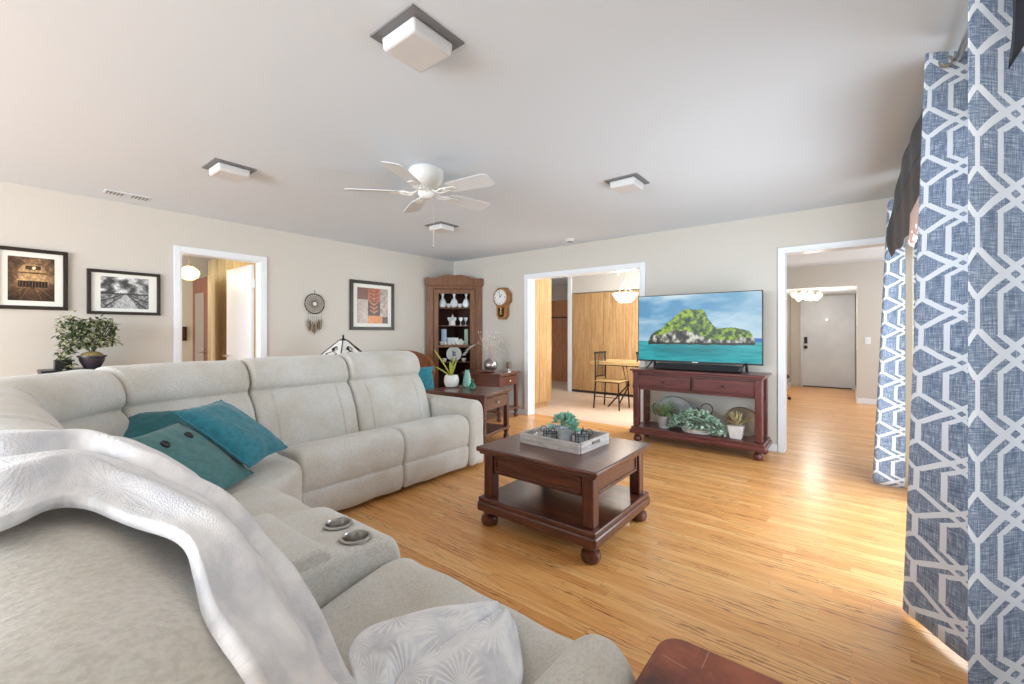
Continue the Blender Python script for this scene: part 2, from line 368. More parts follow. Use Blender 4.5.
def sweep(path, prof, L, r=.04, nst=26, grooves=(), nz=.004, seed=0, sub=4, gdepth=.008, gfilter=None, ngon=False):
    """path(s)->(x,y,nx,ny); prof: closed (n,z) polygon; pillowed ends"""
    P = cr(prof, sub); n = len(P)
    area_ = sum(P[i][0]*P[(i+1)%n][1]-P[(i+1)%n][0]*P[i][1] for i in range(n)); sg = 1 if area_ > 0 else -1
    Nn = []
    for i in range(n):
        d = P[(i+1)%n]-P[i-1]; d = d.normalized() if d.length > 1e-9 else Vector((1, 0)); Nn.append(Vector((d[1], -d[0]))*sg)
    st = set([0., L])
    for k in range(1, 12): e = k/12; st |= {r*(1-cos(pi/2*(1-e)))*0+r*(1-sin(pi/2*(1-e))), L-r*(1-sin(pi/2*(1-e)))}
    for k in range(nst+1): st.add(r+(L-2*r)*k/nst)
    for g_ in grooves:
        for dd in (-.02, -.01, -.005, 0, .005, .01, .02): st.add(g_+dd)
    st = sorted(st); m = M(); vs = []
    for s in st:
        e = 0
        if s < r: e = (r-s)/r
        elif s > L-r: e = (s-(L-r))/r
        ins = r*(1-sqrt(max(0, 1-e*e)))
        x, y, nx, ny = path(s)
        for i in range(n):
            gd = 0
            for g_ in grooves:
                if gfilter is None or gfilter(P[i]): gd += gdepth*math.exp(-((s-g_)/.006)**2)
            w_ = nz*noise.noise(Vector((P[i][0]*6+seed, P[i][1]*6, s*6)))*2
            q_ = P[i]-Nn[i]*(ins+gd-w_)
            vs.append((x+nx*q_[0], y+ny*q_[0], q_[1]))
    fs = [(j*n+i, j*n+(i+1)%n, (j+1)*n+(i+1)%n, (j+1)*n+i) for j in range(len(st)-1) for i in range(n)]
    if ngon: fs += [tuple(range(n-1, -1, -1)), tuple((len(st)-1)*n+i for i in range(n))]
    for b_, rev in (() if ngon else ((0, True), ((len(st)-1)*n, False))):
        x, y, nx, ny = path(st[0] if b_ == 0 else st[-1])
        loop = [Vector(((vs[b_+i][0]-x)*nx+(vs[b_+i][1]-y)*ny, vs[b_+i][2], 0)) for i in range(n)]
        for tri in geometry.tessellate_polygon([loop]): fs.append(tuple(b_+i for i in (reversed(tri) if rev else tri)))
    m.add(vs, fs); return m
def line_path(x0, y0, dx, dy, nx, ny):
    return lambda s: (x0+dx*s, y0+dy*s, nx, ny)
def color_grid(name, W, H, img, mat, parent, mtx):
    """flat picture: img(H,W,3) sRGB 0..1 top row first; local plane x 0..W, z 0..H"""
    h, w_ = img.shape[:2]
    m = M().grid(lambda a, b: (a*W, 0, b*H), w_, h); m.xf(mtx)
    o = build(m, name, mat, parent, smooth=False)
    lin = np.where(img <= .04045, img/12.92, ((np.clip(img, 0, 1)+.055)/1.055)**2.4)
    lin = lin[::-1]
    ca = o.data.color_attributes.new('Col', 'FLOAT_COLOR', 'CORNER')
    arr = np.ones((h*w_, 4, 4), dtype=np.float32); arr[:, :, :3] = lin.reshape(-1, 1, 3)
    ca.data.foreach_set('color', arr.ravel()); return o
rs = np.random.RandomState(5)
def vn(h, w_, fy, fx, seed=0):
    r_ = np.random.RandomState(seed); gy, gx = int(fy)+3, int(fx)+3; g_ = r_.rand(gy, gx)
    yy = np.linspace(0, fy, h)[:, None]; xx = np.linspace(0, fx, w_)[None, :]
    iy, ix = yy.astype(int), xx.astype(int); ty, tx = yy-iy, xx-ix
    ty, tx = ty*ty*(3-2*ty), tx*tx*(3-2*tx)
    return (g_[iy, ix]*(1-ty)*(1-tx)+g_[iy+1, ix]*ty*(1-tx)+g_[iy, ix+1]*(1-ty)*tx+g_[iy+1, ix+1]*ty*tx)
def fbm(h, w_, fy, fx, seed=0, o=4):
    s_ = 0; a = .5
    for k in range(o): s_ = s_+a*vn(h, w_, fy*2**k, fx*2**k, seed+k); a *= .5
    return s_/(1-.5**o)
def lerp(a, b, t): return np.asarray(a)*(1-t[..., None])+np.asarray(b)*t[..., None]

# ---------------------------------------------------------------- the setting
H = 2.44
WX, BY = -5.36, 5.15
struct(build(M().box(-8.4, 2.3, -4.5, 5.29, -.05, 0).box(-1.35, 2.3, 5.29, 12.1, -.05, 0), 'floor', FLOOR, smooth=False))
struct(build(M().box(-8.4, -1.35, 5.29, 9.5, -.05, 0), 'floor_kitchen', TILE, smooth=False))
struct(build(M().box(-8.4, 2.3, -4.5, 9.5, H, H+.1).box(-1.4, 2.3, 9.5, 9.7, H, H+.1), 'ceiling', CEIL, smooth=False))
m = M().box(WX-.12, WX, -4.5, -3.3, 0, H).box(WX-.12, WX, -3.3, -1.5, 0, .4).box(WX-.12, WX, -3.3, -1.5, 2.2, H).box(WX-.12, WX, -1.5, 1.325, 0, H).box(WX-.12, WX, 2.09, 5.3, 0, H).box(WX-.12, WX, 1.325, 2.09, 2.05, H)
struct(build(m, 'wall_left', WALL, smooth=False))
m = M()
for a, b, z in ((-5.36, -3.78, 0), (-2.045, -.55, 0), (.40, 2.3, 0), (-3.78, -2.045, 2.035), (-.55, .40, 2.045)): m.box(a, b, BY, BY+.14, z, H)
struct(build(m, 'wall_back', WALL, smooth=False))
m = M().box(.45, .57, -4.5, 1.55, 0, H).box(.45, .57, 4.42, BY, 0, H).box(.45, .57, 1.55, 4.42, 2.08, H)
struct(build(m, 'wall_right', WALL, smooth=False))
m = M().box(-5.36, .45, -4.52, -4.42, 0, .3).box(-5.36, .45, -4.52, -4.42, 2.3, H).box(-5.36, -4.9, -4.52, -4.42, .3, 2.3).box(.3, .45, -4.52, -4.42, .3, 2.3).box(-.8, -.7, -4.52, -4.42, .3, 2.3)
struct(build(m, 'wall_front', WALL, smooth=False))
m = M()
for a, b in ((-4.9, -.8), (-.7, .3)):
    m.box(a, a+.05, -4.5, -4.44, .3, 2.3).box(b-.05, b, -4.5, -4.44, .3, 2.3).box(a, b, -4.5, -4.44, .3, .35).box(a, b, -4.5, -4.44, 2.25, 2.3)
struct(build(m, 'window_1', TRIM, smooth=False))
def casing(name, pts, y_or_x, axis, w_=.06, t=.018, sgn=-1):
    a0, a1, zt = pts; m = M()
    for (u0, u1, z0, z1) in ((a0-w_, a0, 0, zt+w_), (a1, a1+w_, 0, zt+w_), (a0, a1, zt, zt+w_)):
        p, q_ = sorted((y_or_x, y_or_x+sgn*t))
        if axis == 'y': m.box(u0, u1, p, q_, z0, z1)
        else: m.box(p, q_, u0, u1, z0, z1)
    return m
m = casing('', (-3.78, -2.045, 2.035), BY, 'y', .058)
m.box(-3.78, -3.765, BY-.015, BY+.15, 0, 2.035).box(-2.06, -2.045, BY-.015, BY+.15, 0, 2.035).box(-3.765, -2.06, BY-.015, BY+.15, 2.02, 2.035)
struct(build(m, 'trim_1', TRIM, smooth=False, bevel=.003))
m = casing('', (-.55, .40, 2.045), BY, 'y', .045)
m.box(-.55, -.535, BY-.015, BY+.15, 0, 2.045).box(-.535, .40, BY-.015, BY+.15, 2.03, 2.045)
struct(build(m, 'trim_2', TRIM, smooth=False, bevel=.003))
m = casing('', (1.325, 2.09, 2.05), WX, 'x', .055, sgn=1)
m.box(WX-.13, WX+.012, 1.325, 1.338, 0, 2.05).box(WX-.13, WX+.012, 2.077, 2.09, 0, 2.05).box(WX-.13, WX+.012, 1.338, 2.077, 2.037, 2.05)
struct(build(m, 'trim_3', TRIM, smooth=False, bevel=.003))
m = M().box(-1.98, -.6, BY-.014, BY, 0, .075).box(-5.36, -3.84, BY-.014, BY, 0, .075)
struct(build(m, 'baseboard_back', TRIM, smooth=False, bevel=.003))
m = M().box(WX, WX+.014, -4.4, 1.27, 0, .075).box(WX, WX+.014, 2.15, BY-.014, 0, .075)
struct(build(m, 'baseboard_left', TRIM, smooth=False, bevel=.003))
# sliding glass door behind the curtains
m = M().box(.46, .55, 1.55, 1.61, 0, 2.08).box(.46, .55, 4.36, 4.42, 0, 2.08).box(.46, .55, 1.61, 4.36, 2.02, 2.08).box(.46, .55, 1.61, 4.36, 0, .05).box(.48, .53, 2.95, 3.03, .05, 2.02)
d = struct(build(m, 'door_1', TRIM, smooth=False, bevel=.003))
build(M().box(.548, .552, 1.61, 4.36, .05, 2.02), 'door_glass', THING, d, smooth=False)
build(M().tube([(.45, 4.28, .95), (.43, 4.28, .95), (.43, 4.28, 1.15), (.45, 4.28, 1.15)], .008), 'door_handle', BLACK, d)
m = M().box(.43, .45, 4.42, 4.50, 0, 2.1)
struct(build(m, 'trim_4', CREAM, smooth=False, bevel=.003))

# kitchen beyond
m = M().box(-8.4, -8.3, 5.3, 9.4, 0, H).box(-6.9, -6.15, 9.3, 9.4, 0, H).box(-5.45, -1.35, 9.3, 9.4, 0, H).box(-6.15, -5.45, 9.3, 9.4, 2.05, H)
struct(build(m, 'wall_kitchen', WALL, smooth=False))
struct(build(M().box(-4.66, -4.60, 7.8, 9.3, 0, H).box(-4.60, -1.4, 7.84, 7.94, 2.05, H), 'wall_closet', WALL, smooth=False))
struct(build(M().box(-4.67, -4.59, 7.77, 7.8, 0, H), 'trim_5', TRIM, smooth=False))
d = struct(build(M().box(-6.15, -5.45, 9.31, 9.35, 0, 2.05), 'door_2', OAKD, smooth=False))
build(M().box(-6.13, -5.47, 9.295, 9.309, 1.60, 1.63), 'door_rail', DARKBR, d, smooth=False)
ct = thing('closet', 'floor to ceiling row of light oak closet doors in the kitchen', 'closet', (-3.1, 7.8, 0))
xs_ = [-4.58, -3.86, -3.14, -2.42, -1.70]
for i in range(4):
    dd = build(M().box(xs_[i]+.004, xs_[i+1]-.004, 7.79, 7.83, .05, 2.03), 'door', OAK, ct, smooth=False, bevel=.002, world=True)
    kx = xs_[i+1]-.07 if i % 2 == 0 else xs_[i]+.07
    build(M().lathe([(.006, 0), (.008, .01), (.016, .018), (.014, .028), (.004, .03)], (kx, 7.79, .97), 12, 'y'), 'knob', STEEL, dd, world=True).parent = dd
    dd.children[0].data.transform(Matrix.Translation((3.1, -7.8, 0))) if False else None
build(M().box(-4.58, -1.70, 7.80, 7.84, .0, .05), 'plinth', DARKBR, ct, world=True, smooth=False)
ca = thing('pantry_cabinet', 'tall light oak pantry cabinet just inside the kitchen opening', 'cabinet', (-4.25, 5.7, 0))
build(M().box(-4.56, -3.95, 5.31, 6.05, .09, 2.30), 'body', OAK, ca, world=True, smooth=False, bevel=.003)
build(M().box(-4.56, -4.0, 5.31, 6.0, 0, .09), 'plinth', OAK, ca, world=True, smooth=False)
build(M().box(-3.95, -3.948, 5.69, 5.694, .09, 2.3), 'door_gap', DARKBR, ca, world=True, smooth=False)

# hall beyond
struct(build(M().box(-1.42, -1.35, 5.3, 12, 0, H), 'wall_divider', WALL, smooth=False))
m = M().box(-1.35, -1.12, 9.6, 9.7, 0, H).box(.07, 2.3, 9.6, 9.7, 0, H).box(-1.12, .07, 9.6, 9.7, 2.05, H)
struct(build(m, 'wall_hall', WALL, smooth=False))
m = M().box(-1.2, -1.12, 9.7, 11.98, 0, 2.2).box(.07, .15, 9.7, 11.98, 0, 2.2).box(-1.12, -.93, 11.9, 12, 0, 2.2).box(.05, .07, 11.9, 12, 0, 2.2).box(-.93, .05, 11.9, 12, 2.04, 2.2)
struct(build(m, 'wall_entry', WALL, smooth=False))
struct(build(M().box(-1.12, .07, 9.7, 12, 2.07, 2.2), 'ceiling_entry', CEIL, smooth=False))
m = M().box(.07, 2.3, 9.585, 9.6, 0, .09).box(-1.35, -1.12, 9.585, 9.6, 0, .09).box(.055, .07, 9.6, 11.9, 0, .09).box(-1.12, -1.105, 9.7, 11.9, 0, .09)
struct(build(m, 'baseboard_hall', TRIM, smooth=False))
struct(build(M().box(-.93, -.88, 11.86, 11.92, 0, 2.04).box(0, .05, 11.86, 11.92, 0, 2.04).box(-.88, 0, 11.86, 11.92, 2.0, 2.04), 'trim_6', GREYDOOR, smooth=False))
fd = struct(build(M().box(-.88, 0, 11.88, 11.93, .02, 2.0), 'door_3', GREYDOOR, smooth=False, bevel=.003))
build(M().box(-.86, -.80, 11.85, 11.88, .98, 1.13), 'keypad_lock', BLACK, fd, smooth=False, bevel=.008)
build(M().lathe([(.035, 0), (.035, .02), (.02, .04), (.03, .05), (.034, .07), (.02, .085)], (-.83, 11.88, .90), 16, 'y'), 'door_knob', BLACK, fd)
build(M().lathe([(.014, 0), (.012, .01)], (-.44, 11.88, 1.52), 12, 'y'), 'peephole', CHROME, fd)
build(M().box(-.88, 0, 11.84, 11.88, 0, .02), 'threshold', DARKBR, fd, smooth=False)
for z in (.3, 1.0, 1.75): build(M().box(-.004, .012, 11.872, 11.88, z, z+.1), 'hinge', STEEL, fd, smooth=False)
sw = tag(build(M().box(.17, .25, 9.59, 9.6, 1.03, 1.15), 'light_switch', TRIM, bevel=.003), 'white light switch plate on the hall wall beside the entry alcove', 'light switch')
build(M().box(.20, .22, 9.582, 9.59, 1.07, 1.11), 'toggle', WHITEC, sw, smooth=False)
struct(build(M().box(2.2, 2.3, 5.3, 9.6, 0, .4), 'wall_hall_right', WALL, smooth=False))

# bedroom beyond
struct(build(M().box(-8.4, -8.3, -1.5, 2.6, 0, H).box(-8.3, WX-.12, 2.5, 2.6, 0, H), 'wall_bedroom', WALL, smooth=False))
dl = struct(build(M().box(-6.26, -5.50, 2.03, 2.065, .01, 2.02), 'door_4', TRIM, smooth=False, bevel=.003))
for z in (.25, 1.75): build(M().box(-5.50, -5.478, 2.045, 2.072, z, z+.1), 'hinge', WHITEC, dl, smooth=False)
build(M().tube([(-6.2, 2.03, .93), (-6.2, 1.98, .93), (-6.1, 1.975, .93)], .01), 'door_handle', STEEL, dl)
dl = struct(build(M().box(-7.76, -7.10, 2.07, 2.11, .01, 2.02), 'door_5', MAHOG, smooth=False, bevel=.003))
build(M().box(-7.101, -7.095, 2.07, 2.11, .01, 2.02), 'door_edge', CREAM, dl, smooth=False)
build(M().box(-7.62, -7.24, 2.062, 2.069, .4, 1.8), 'mirror', pm('mirror_glass', (215, 215, 215), .03, metal=1), dl, smooth=False)
build(M().tube([(-7.16, 2.07, .95), (-7.16, 2.01, .95), (-7.27, 2.0, .95)], .012), 'door_handle', STEEL, dl)
dr = M().grid(lambda a, b: (-8.2+a*2.6, 2.40+.035*sin(a*2*pi*17), .03+b*2.35), 240, 6)
tag(build(dr, 'drape', CREAMC, solid=.004), 'cream pleated drape behind the brown mirrored door in the bedroom', 'curtain')
pb = tag(build(M().box(-8.3, -8.27, 1.93, 2.13, 1.10, 1.32), 'small_picture', DARKBR, bevel=.004), 'small dark framed picture on the bedroom wall under the globe lamp', 'picture')
build(M().box(-8.269, -8.267, 1.96, 2.10, 1.13, 1.29), 'print', CHERRY, pb, smooth=False)

# ---------------------------------------------------------------- sectional sofa
S = thing('sectional_sofa', 'large light grey fabric reclining sectional sofa with rounded corner and cup holders', 'sofa', (-2.6, 1.0, 0))
A0 = (-3.5, 2.76); RA = 1.46; R1x, R1y = .90, 1.18
def spath():
    pts = []; y = 2.76
    while y > 1.27: pts.append((-3.5, y)); y -= .03
    for k in range(0, 61):
        a = pi+k/60*pi/2; pts.append((-2.60+.90*cos(a), 1.26+1.27*sin(a)))
    x = -2.58
    while x < -.33: pts.append((x, -.01)); x += .03
    pts.append((-.335, -.01)); return pts
SP = spath(); SD = [0]
for i in range(1, len(SP)): SD.append(SD[-1]+hypot(SP[i][0]-SP[i-1][0], SP[i][1]-SP[i-1][1]))
def sp_at(s):
    s = max(0, min(SD[-1]-1e-6, s)); i = max(0, int(np.searchsorted(SD, s))-1)
    t = (s-SD[i])/(SD[i+1]-SD[i]); return (SP[i][0]*(1-t)+SP[i+1][0]*t, SP[i][1]*(1-t)+SP[i+1][1]*t)
def sframe(s):
    x, y = sp_at(s); a = sp_at(s-.04); b = sp_at(s+.04); dx, dy = b[0]-a[0], b[1]-a[1]; l = hypot(dx, dy)
    return x, y, -dy/l, dx/l
BACK = [(.36, .36), (.35, .46), (.31, .60), (.265, .70), (.205, .775), (.178, .80), (.198, .825), (.205, .87), (.18, .94), (.12, .997), (.03, 1.02), (-.06, 1.005), (-.12, .93), (-.15, .75), (-.16, .45), (-.16, .10), (.0, .07), (.3, .10)]
def at_xy(x, y): return min(range(len(SP)), key=lambda i: hypot(SP[i][0]-x, SP[i][1]-y))
cuts = [.02, .78, 1.54, 1.54+.82, SD[at_xy(-2.62, -.01)]-.05, SD[at_xy(-1.62, -.01)], SD[at_xy(-1.18, -.01)], SD[-1]]
for i in range(len(cuts)-1):
    a, b = cuts[i]+.003, cuts[i+1]-.003; L = b-a
    gr = (.13, L-.13) if i in (0, 1, 6, 4) else ()
    dz_ = (.026, .015, .008, 0, 0, 0, 0)[i]
    m = sweep(lambda s, a=a: sframe(a+s), [(p_[0], p_[1]+dz_*max(0, (p_[1]-.4)/.6)) for p_ in BACK], L, r=.04 if i < 6 else .07, nst=22, grooves=gr, seed=i*3.1, gfilter=lambda p: p[0] > .2 and p[1] < .8, nz=.004)
    build(m, 'backrest', SOFA, S, world=True, ang=60, fix=True)
SEAT = [(-.64, .34), (-.55, .40), (-.38, .44), (-.2, .475), (-.09, .485), (-.02, .462), (.012, .40), (.015, .32), (.004, .255), (-.012, .222), (.002, .205), (.002, .12), (-.015, .05), (-.06, .03), (-.3, .03), (-.64, .03)]
for y0, L in ((2.748, .70), (2.045, .785)):
    m = sweep(line_path(-2.66, y0, 0, -1, 1, 0), SEAT, L, r=.03, nst=18, seed=y0, nz=.005); build(m, 'seat', SOFA, S, world=True, ang=60, fix=True)
m = sweep(line_path(-2.28, .945, 1, 0, 0, 1), SEAT, .67, r=.045, nst=18, seed=7, nz=.005); build(m, 'seat', SOFA, S, world=True, ang=60, fix=True)
m = sweep(line_path(-1.175, .93, 1, 0, 0, 1), [(a, z+.012) if z > .25 else (a, z) for a, z in SEAT], .71, r=.045, nst=18, seed=9, nz=.005); build(m, 'seat', SOFA, S, world=True, ang=60, fix=True)
def dome(outline, c, z0, z1, edge=.06, puff=.03, rings=14, seed=0):
    n = len(outline); m = M(); vs = []
    side = [(1-.02, z0), (1, z0+.03), (1, z1-edge-puff)]
    pr = side+[(1-edge*1.4*(1-cos(t*pi/2)), z1-puff-edge+edge*sin(t*pi/2)) for t in (.25, .5, .75, 1)]
    last = pr[-1]
    for k in range(1, rings): f_ = 1-k/rings; pr.append((last[0]*f_, z1-puff*f_**3))
    for k, z in pr:
        for i, (x, y) in enumerate(outline):
            px, py = c[0]+(x-c[0])*k, c[1]+(y-c[1])*k
            vs.append((px, py, z+(.006*noise.noise(Vector((px*6+seed, py*6, 0))) if z > z1-.08 else 0)))
    L = len(pr); vs.append((c[0], c[1], z1))
    fs = [(j*n+i, j*n+(i+1)%n, (j+1)*n+(i+1)%n, (j+1)*n+i) for j in range(L-1) for i in range(n)]
    fs += [((L-1)*n+i, (L-1)*n+(i+1)%n, L*n) for i in range(n)]; fs.append(tuple(range(n-1, -1, -1)))
    m.add(vs, fs); return m
ol = [(p[0], p[1]) for p in cr([(-3.12, 1.24), (-2.85, 1.25), (-2.60, 1.235), (-2.47, 1.16), (-2.38, 1.02), (-2.30, .88), (-2.295, .7), (-2.30, .45), (-2.7, .42), (-3.05, .62), (-3.15, .95)], 6)]
build(dome(ol, (-2.72, .85), .04, .475, seed=4), 'corner_seat', SOFA, S, world=True, ang=60, fix=True)
ARM = [(-.085, .05), (-.088, .3), (-.085, .50), (-.065, .57), (-.03, .605), (0, .612), (.03, .605), (.065, .57), (.085, .50), (.088, .3), (.085, .05), (0, .04)]
m = sweep(line_path(-2.63, 2.84, -1, 0, 0, 1), ARM, .88, r=.05, nst=14, seed=2, nz=.002); build(m, 'armrest', SOFA, S, world=True, ang=60, fix=True)
ARM2 = [(a, z+.015 if z > .2 else z) for a, z in ARM]
m = sweep(line_path(-.385, .80, 0, -1, 1, 0), ARM2, .80, r=.05, nst=14, seed=5, nz=.002); build(m, 'armrest', SOFA, S, world=True, ang=60, fix=True)
# console: sweep, then cup wells cut out
CON = [(-.58, .50), (-.5, .55), (-.3, .565), (-.12, .568), (-.04, .55), (.0, .50), (.01, .40), (.005, .2), (-.01, .06), (-.06, .04), (-.3, .04), (-.58, .04)]
con = build(sweep(line_path(-1.605, .895, 1, 0, 0, 1), CON, .425, r=.028, nst=14, seed=11, nz=.003, ngon=True), 'console', SOFA, S, world=True, ang=60, fix=True)
cups = [(-1.37, .775), (-1.237, .76)]
for cx, cy in cups:
    k = build(M().lathe([(.041, -.2), (.041, .2)], (cx+2.6, cy-1.0, .60), 32), 'cutter', STEEL, fix=True)
    md = con.modifiers.new('b', 'BOOLEAN'); md.object = k; md.operation = 'DIFFERENCE'; md.solver = 'EXACT'
    S_inv = con.parent; con.parent = None
    dg = bpy.context.evaluated_depsgraph_get(); dg.update(); nm = bpy.data.meshes.new_from_object(con.evaluated_get(dg))
    con.modifiers.clear(); con.data = nm; con.parent = S_inv; bpy.data.objects.remove(k)
    build(M().lathe([(.036, -.07), (.040, -.065), (.041, .0), (.047, .003), (.047, .007), (.040, .008), (.037, .0), (.035, -.06), (.001, -.064)], (cx, cy, .568), 32), 'cup_holder', STEEL, S, world=True, fix=False)
LID = [(-.36, .545), (-.34, .585), (-.25, .60), (-.05, .60), (-.01, .585), (.0, .56), (0, .54)]
build(sweep(line_path(-1.595, .66, 1, 0, 0, 1), LID, .405, r=.016, nst=12, seed=3, nz=.003), 'console_lid', SOFA, S, world=True, ang=60, fix=True)

# ---------------------------------------------------------------- throw
rows = [((-1.5, -.08, 1.02), (-.80, -.13, 1.01)), ((-1.14, .02, 1.045), (-.60, -.005, 1.045)), ((-1.12, .126, 1.035), (-.66, .06, 1.04)), ((-.90, .183, 1.02), (-.606, .092, 1.03)), ((-.697, .217, .985), (-.515, .12, 1.022)),
        ((-.583, .238, .93), (-.44, .123, 1.012)), ((-.548, .272, .85), (-.345, .115, .99)), ((-.53, .31, .75), (-.335, .15, .92)), ((-.60, .38, .64), (-.33, .26, .77)), ((-.74, .45, .555), (-.38, .40, .60)),
        ((-.88, .53, .515), (-.47, .50, .53)), ((-.90, .62, .51), (-.49, .60, .52)), ((-.83, .75, .51), (-.53, .70, .52)), ((-.76, .86, .50), (-.66, .84, .50))]
Lr = cr([r_[0] for r_ in rows], 12, False); Rr = cr([r_[1] for r_ in rows], 12, False); NR = len(Lr)-1
def thr(u, v):
    i = v*NR; k = min(int(i), NR-1); f_ = i-k
    l = Lr[k].lerp(Lr[k+1], f_); r_ = Rr[k].lerp(Rr[k+1], f_); p = l.lerp(r_, u)
    along = (Lr[k+1]-Lr[k]).lerp(Rr[k+1]-Rr[k], u); nn = (r_-l).cross(along)
    if nn.length < 1e-9: nn = Vector((0, 0, 1))
    nn.normalize()
    if nn.z < 0 and v > .68: nn = -nn
    if v <= .68 and nn.dot(Vector((-.2, .5, 1))) < 0: nn = -nn
    fold = .013*math.exp(-((u-.30-.05*sin(v*9))/.06)**2)-.012*math.exp(-((u-.40-.05*sin(v*9))/.03)**2)+.012*math.exp(-((u-.72-.05*sin(v*6))/.08)**2)+.010*noise.noise(Vector((p[0]*9, p[1]*9, v*5)))
    bulge = .010*sin(pi*u)*(1 if v < .6 else 0)+(0 if v < .70 else min(1, (v-.70)/.1)*(1-((v-.70)/.3)**3)*.030*sin(pi*u)**.6*(1+.5*noise.noise(Vector((p[0]*11, p[1]*11, 3)))))
    return tuple(p+nn*(fold+bulge))
m = M().grid(thr, 44, 156, uvf=lambda a, b: (a*.38*(1 if b < .65 else 1+(b-.65)*1.0), b*1.5))
tb = build(m, 'throw_blanket', THROW, solid=.012, ang=80)
tag(tb, 'plush white and pale grey throw draped over the nearest sofa back onto the seat', 'blanket')

# ---------------------------------------------------------------- cushions
def pillow_mesh(a, b, th, seed=0, n=22):
    m = M(); 
    def f(sg):
        def g_(u, v):
            x, y = u*2-1, v*2-1
            k = max(0, (1-abs(x)**2.6)*(1-abs(y)**2.6))**.45
            pin = 1-.09*(1-abs(x*y))*(abs(x)**3+abs(y)**3)*.9
            w_ = 1+.12*noise.noise(Vector((x*2+seed, y*2, sg)))
            return (a/2*x*pin, b/2*y*pin, sg*th/2*k*w_+.006*noise.noise(Vector((x*5, y*5+seed, 1))))
        return g_
    m.grid(f(1), n, n); g2_ = M().grid(f(-1), n, n); m.add(g2_.v, [tuple(reversed(q_)) for q_ in g2_.f]); return m
def pillow(name, label, loc, rot, a, b, th, mat, seed, group=None, buttons=False, ax=None):
    o = build(pillow_mesh(a, b, th, seed), name, mat, ang=70); o.location = loc; o.rotation_euler = tuple(radians(r_) for r_ in rot) if rot else (0, 0, 0); tag(o, label, 'pillow', group)
    if ax:
        X1 = Vector(ax[0]).normalized(); Z1 = X1.cross(Vector(ax[1])).normalized(); Y1 = Z1.cross(X1)
        o.rotation_euler = Matrix((X1, Y1, Z1)).transposed().to_euler()
    pts = []
    for i in range(60):
        t = i/60*4; k = int(t); f_ = (t-k)*2-1; x, y = ((f_, -1), (1, f_), (-f_, 1), (-1, -f_))[k]
        pin = 1-.09*(1-abs(x*y))*(abs(x)**3+abs(y)**3)*.9; pts.append((a/2*x*pin, b/2*y*pin, .006*noise.noise(Vector((x*5, y*5+seed, 1)))))
    build(M().tube(pts, .005, 6, True), 'piping', mat, o)
    if buttons:
        for bx in (-.085, .085):
            z = th/2*.86
            build(M().lathe([(.001, -.012), (.020, -.01), (.022, .004), (.019, .010), (.008, .008), (.001, .008)], (bx, .10, z), 16), 'button', BLACK, o)
        build(M().tube([(x/20*a*.9, .125+.002*sin(x), th/2*(.80-.35*(x/10)**4)) for x in range(-10, 11)], .003, 6), 'placket_seam', TEALG, o)
    return o
pillow('throw_pillow', 'dark teal pillow tucked against the sofa corner behind the buttoned pillow', (-2.93, .67, .655), None, .44, .42, .10, TEALD, 1, ax=((.18, .40, 0), (-.36, .05, .23)))
pillow('throw_pillow', 'grey-teal knitted pillow with two black buttons lying on the sofa seat', (-2.44, .635, .62), None, .46, .46, .11, TEALG, 2, buttons=True, ax=((-.31, .30, 0), (-.33, -.15, .26)))
pillow('throw_pillow', 'bright teal knitted pillow on top, leaning over the buttoned pillow', (-2.66, .90, .68), None, .38, .48, .12, TEAL, 3, ax=((-.21, .25, 0), (-.42, -.14, .30)))

# ---------------------------------------------------------------- dark wood furniture
def bun(m, x, y, z0, r, h):
    return m.lathe([(r*.55, z0), (r*.9, z0+h*.12), (r, z0+h*.35), (r*.9, z0+h*.6), (r*.55, z0+h*.74), (r*.7, z0+h*.8), (r*.7, z0+h)], (x, y, 0), 24)
def slab(name, w_, d_, z0, z1, mat, par, bev=.012):
    return build(M().box(-w_/2, w_/2, -d_/2, d_/2, z0, z1), name, mat, par, bevel=bev, seg=3)
def knob(x, y, z, ax, par, mat=BRONZE, r=.014):
    build(M().lathe([(r*.5, 0), (r*.45, .012), (r, .018), (r*1.05, .024), (r*.4, .03)], (x, y, z), 14, ax), 'knob', mat, par)
# coffee table
T = thing('coffee_table', 'square dark cherry coffee table with lower shelf and bun feet', 'coffee table', (-1.455, 2.385, 0))
slab('tabletop', .85, .77, .468, .498, CHERRY, T, .008); slab('tabletop_moulding', .82, .74, .452, .468, CHERRY, T, .006)
for sx_ in (-1, 1):
    for sy_ in (-1, 1):
        build(M().cbox((sx_*.352, sy_*.315, .315), (.07, .07, .275)), 'leg', CHERRYV, T, bevel=.008, seg=2)
        build(bun(M(), sx_*.36, sy_*.325, 0, .056, .092), 'foot', CHERRY, T)
for sy_ in (-1, 1):
    ap = build(M().cbox((0, sy_*.322, .393), (.64, .02, .12)), 'apron', CHERRY, T, bevel=.002)
    m = M()
    for z in (.347, .440): m.cbox((0, sy_*.333, z), (.62, .012, .016))
    for x in (-.30, .30): m.cbox((x, sy_*.333, .393), (.016, .012, .1))
    build(m, 'moulding', CHERRY, ap, bevel=.002)
for sx_ in (-1, 1):
    ap = build(M().cbox((sx_*.359, 0, .393), (.02, .56, .12)), 'apron', CHERRY, T, bevel=.002)
    m = M()
    for z in (.347, .440): m.cbox((sx_*.370, 0, z), (.012, .53, .016))
    for y in (-.257, .257): m.cbox((sx_*.370, y, .393), (.012, .016, .1))
    build(m, 'moulding', CHERRY, ap, bevel=.002)
slab('shelf', .825, .755, .15, .18, CHERRY, T, .008); slab('shelf_plinth', .84, .77, .092, .152, CHERRY, T, .014)

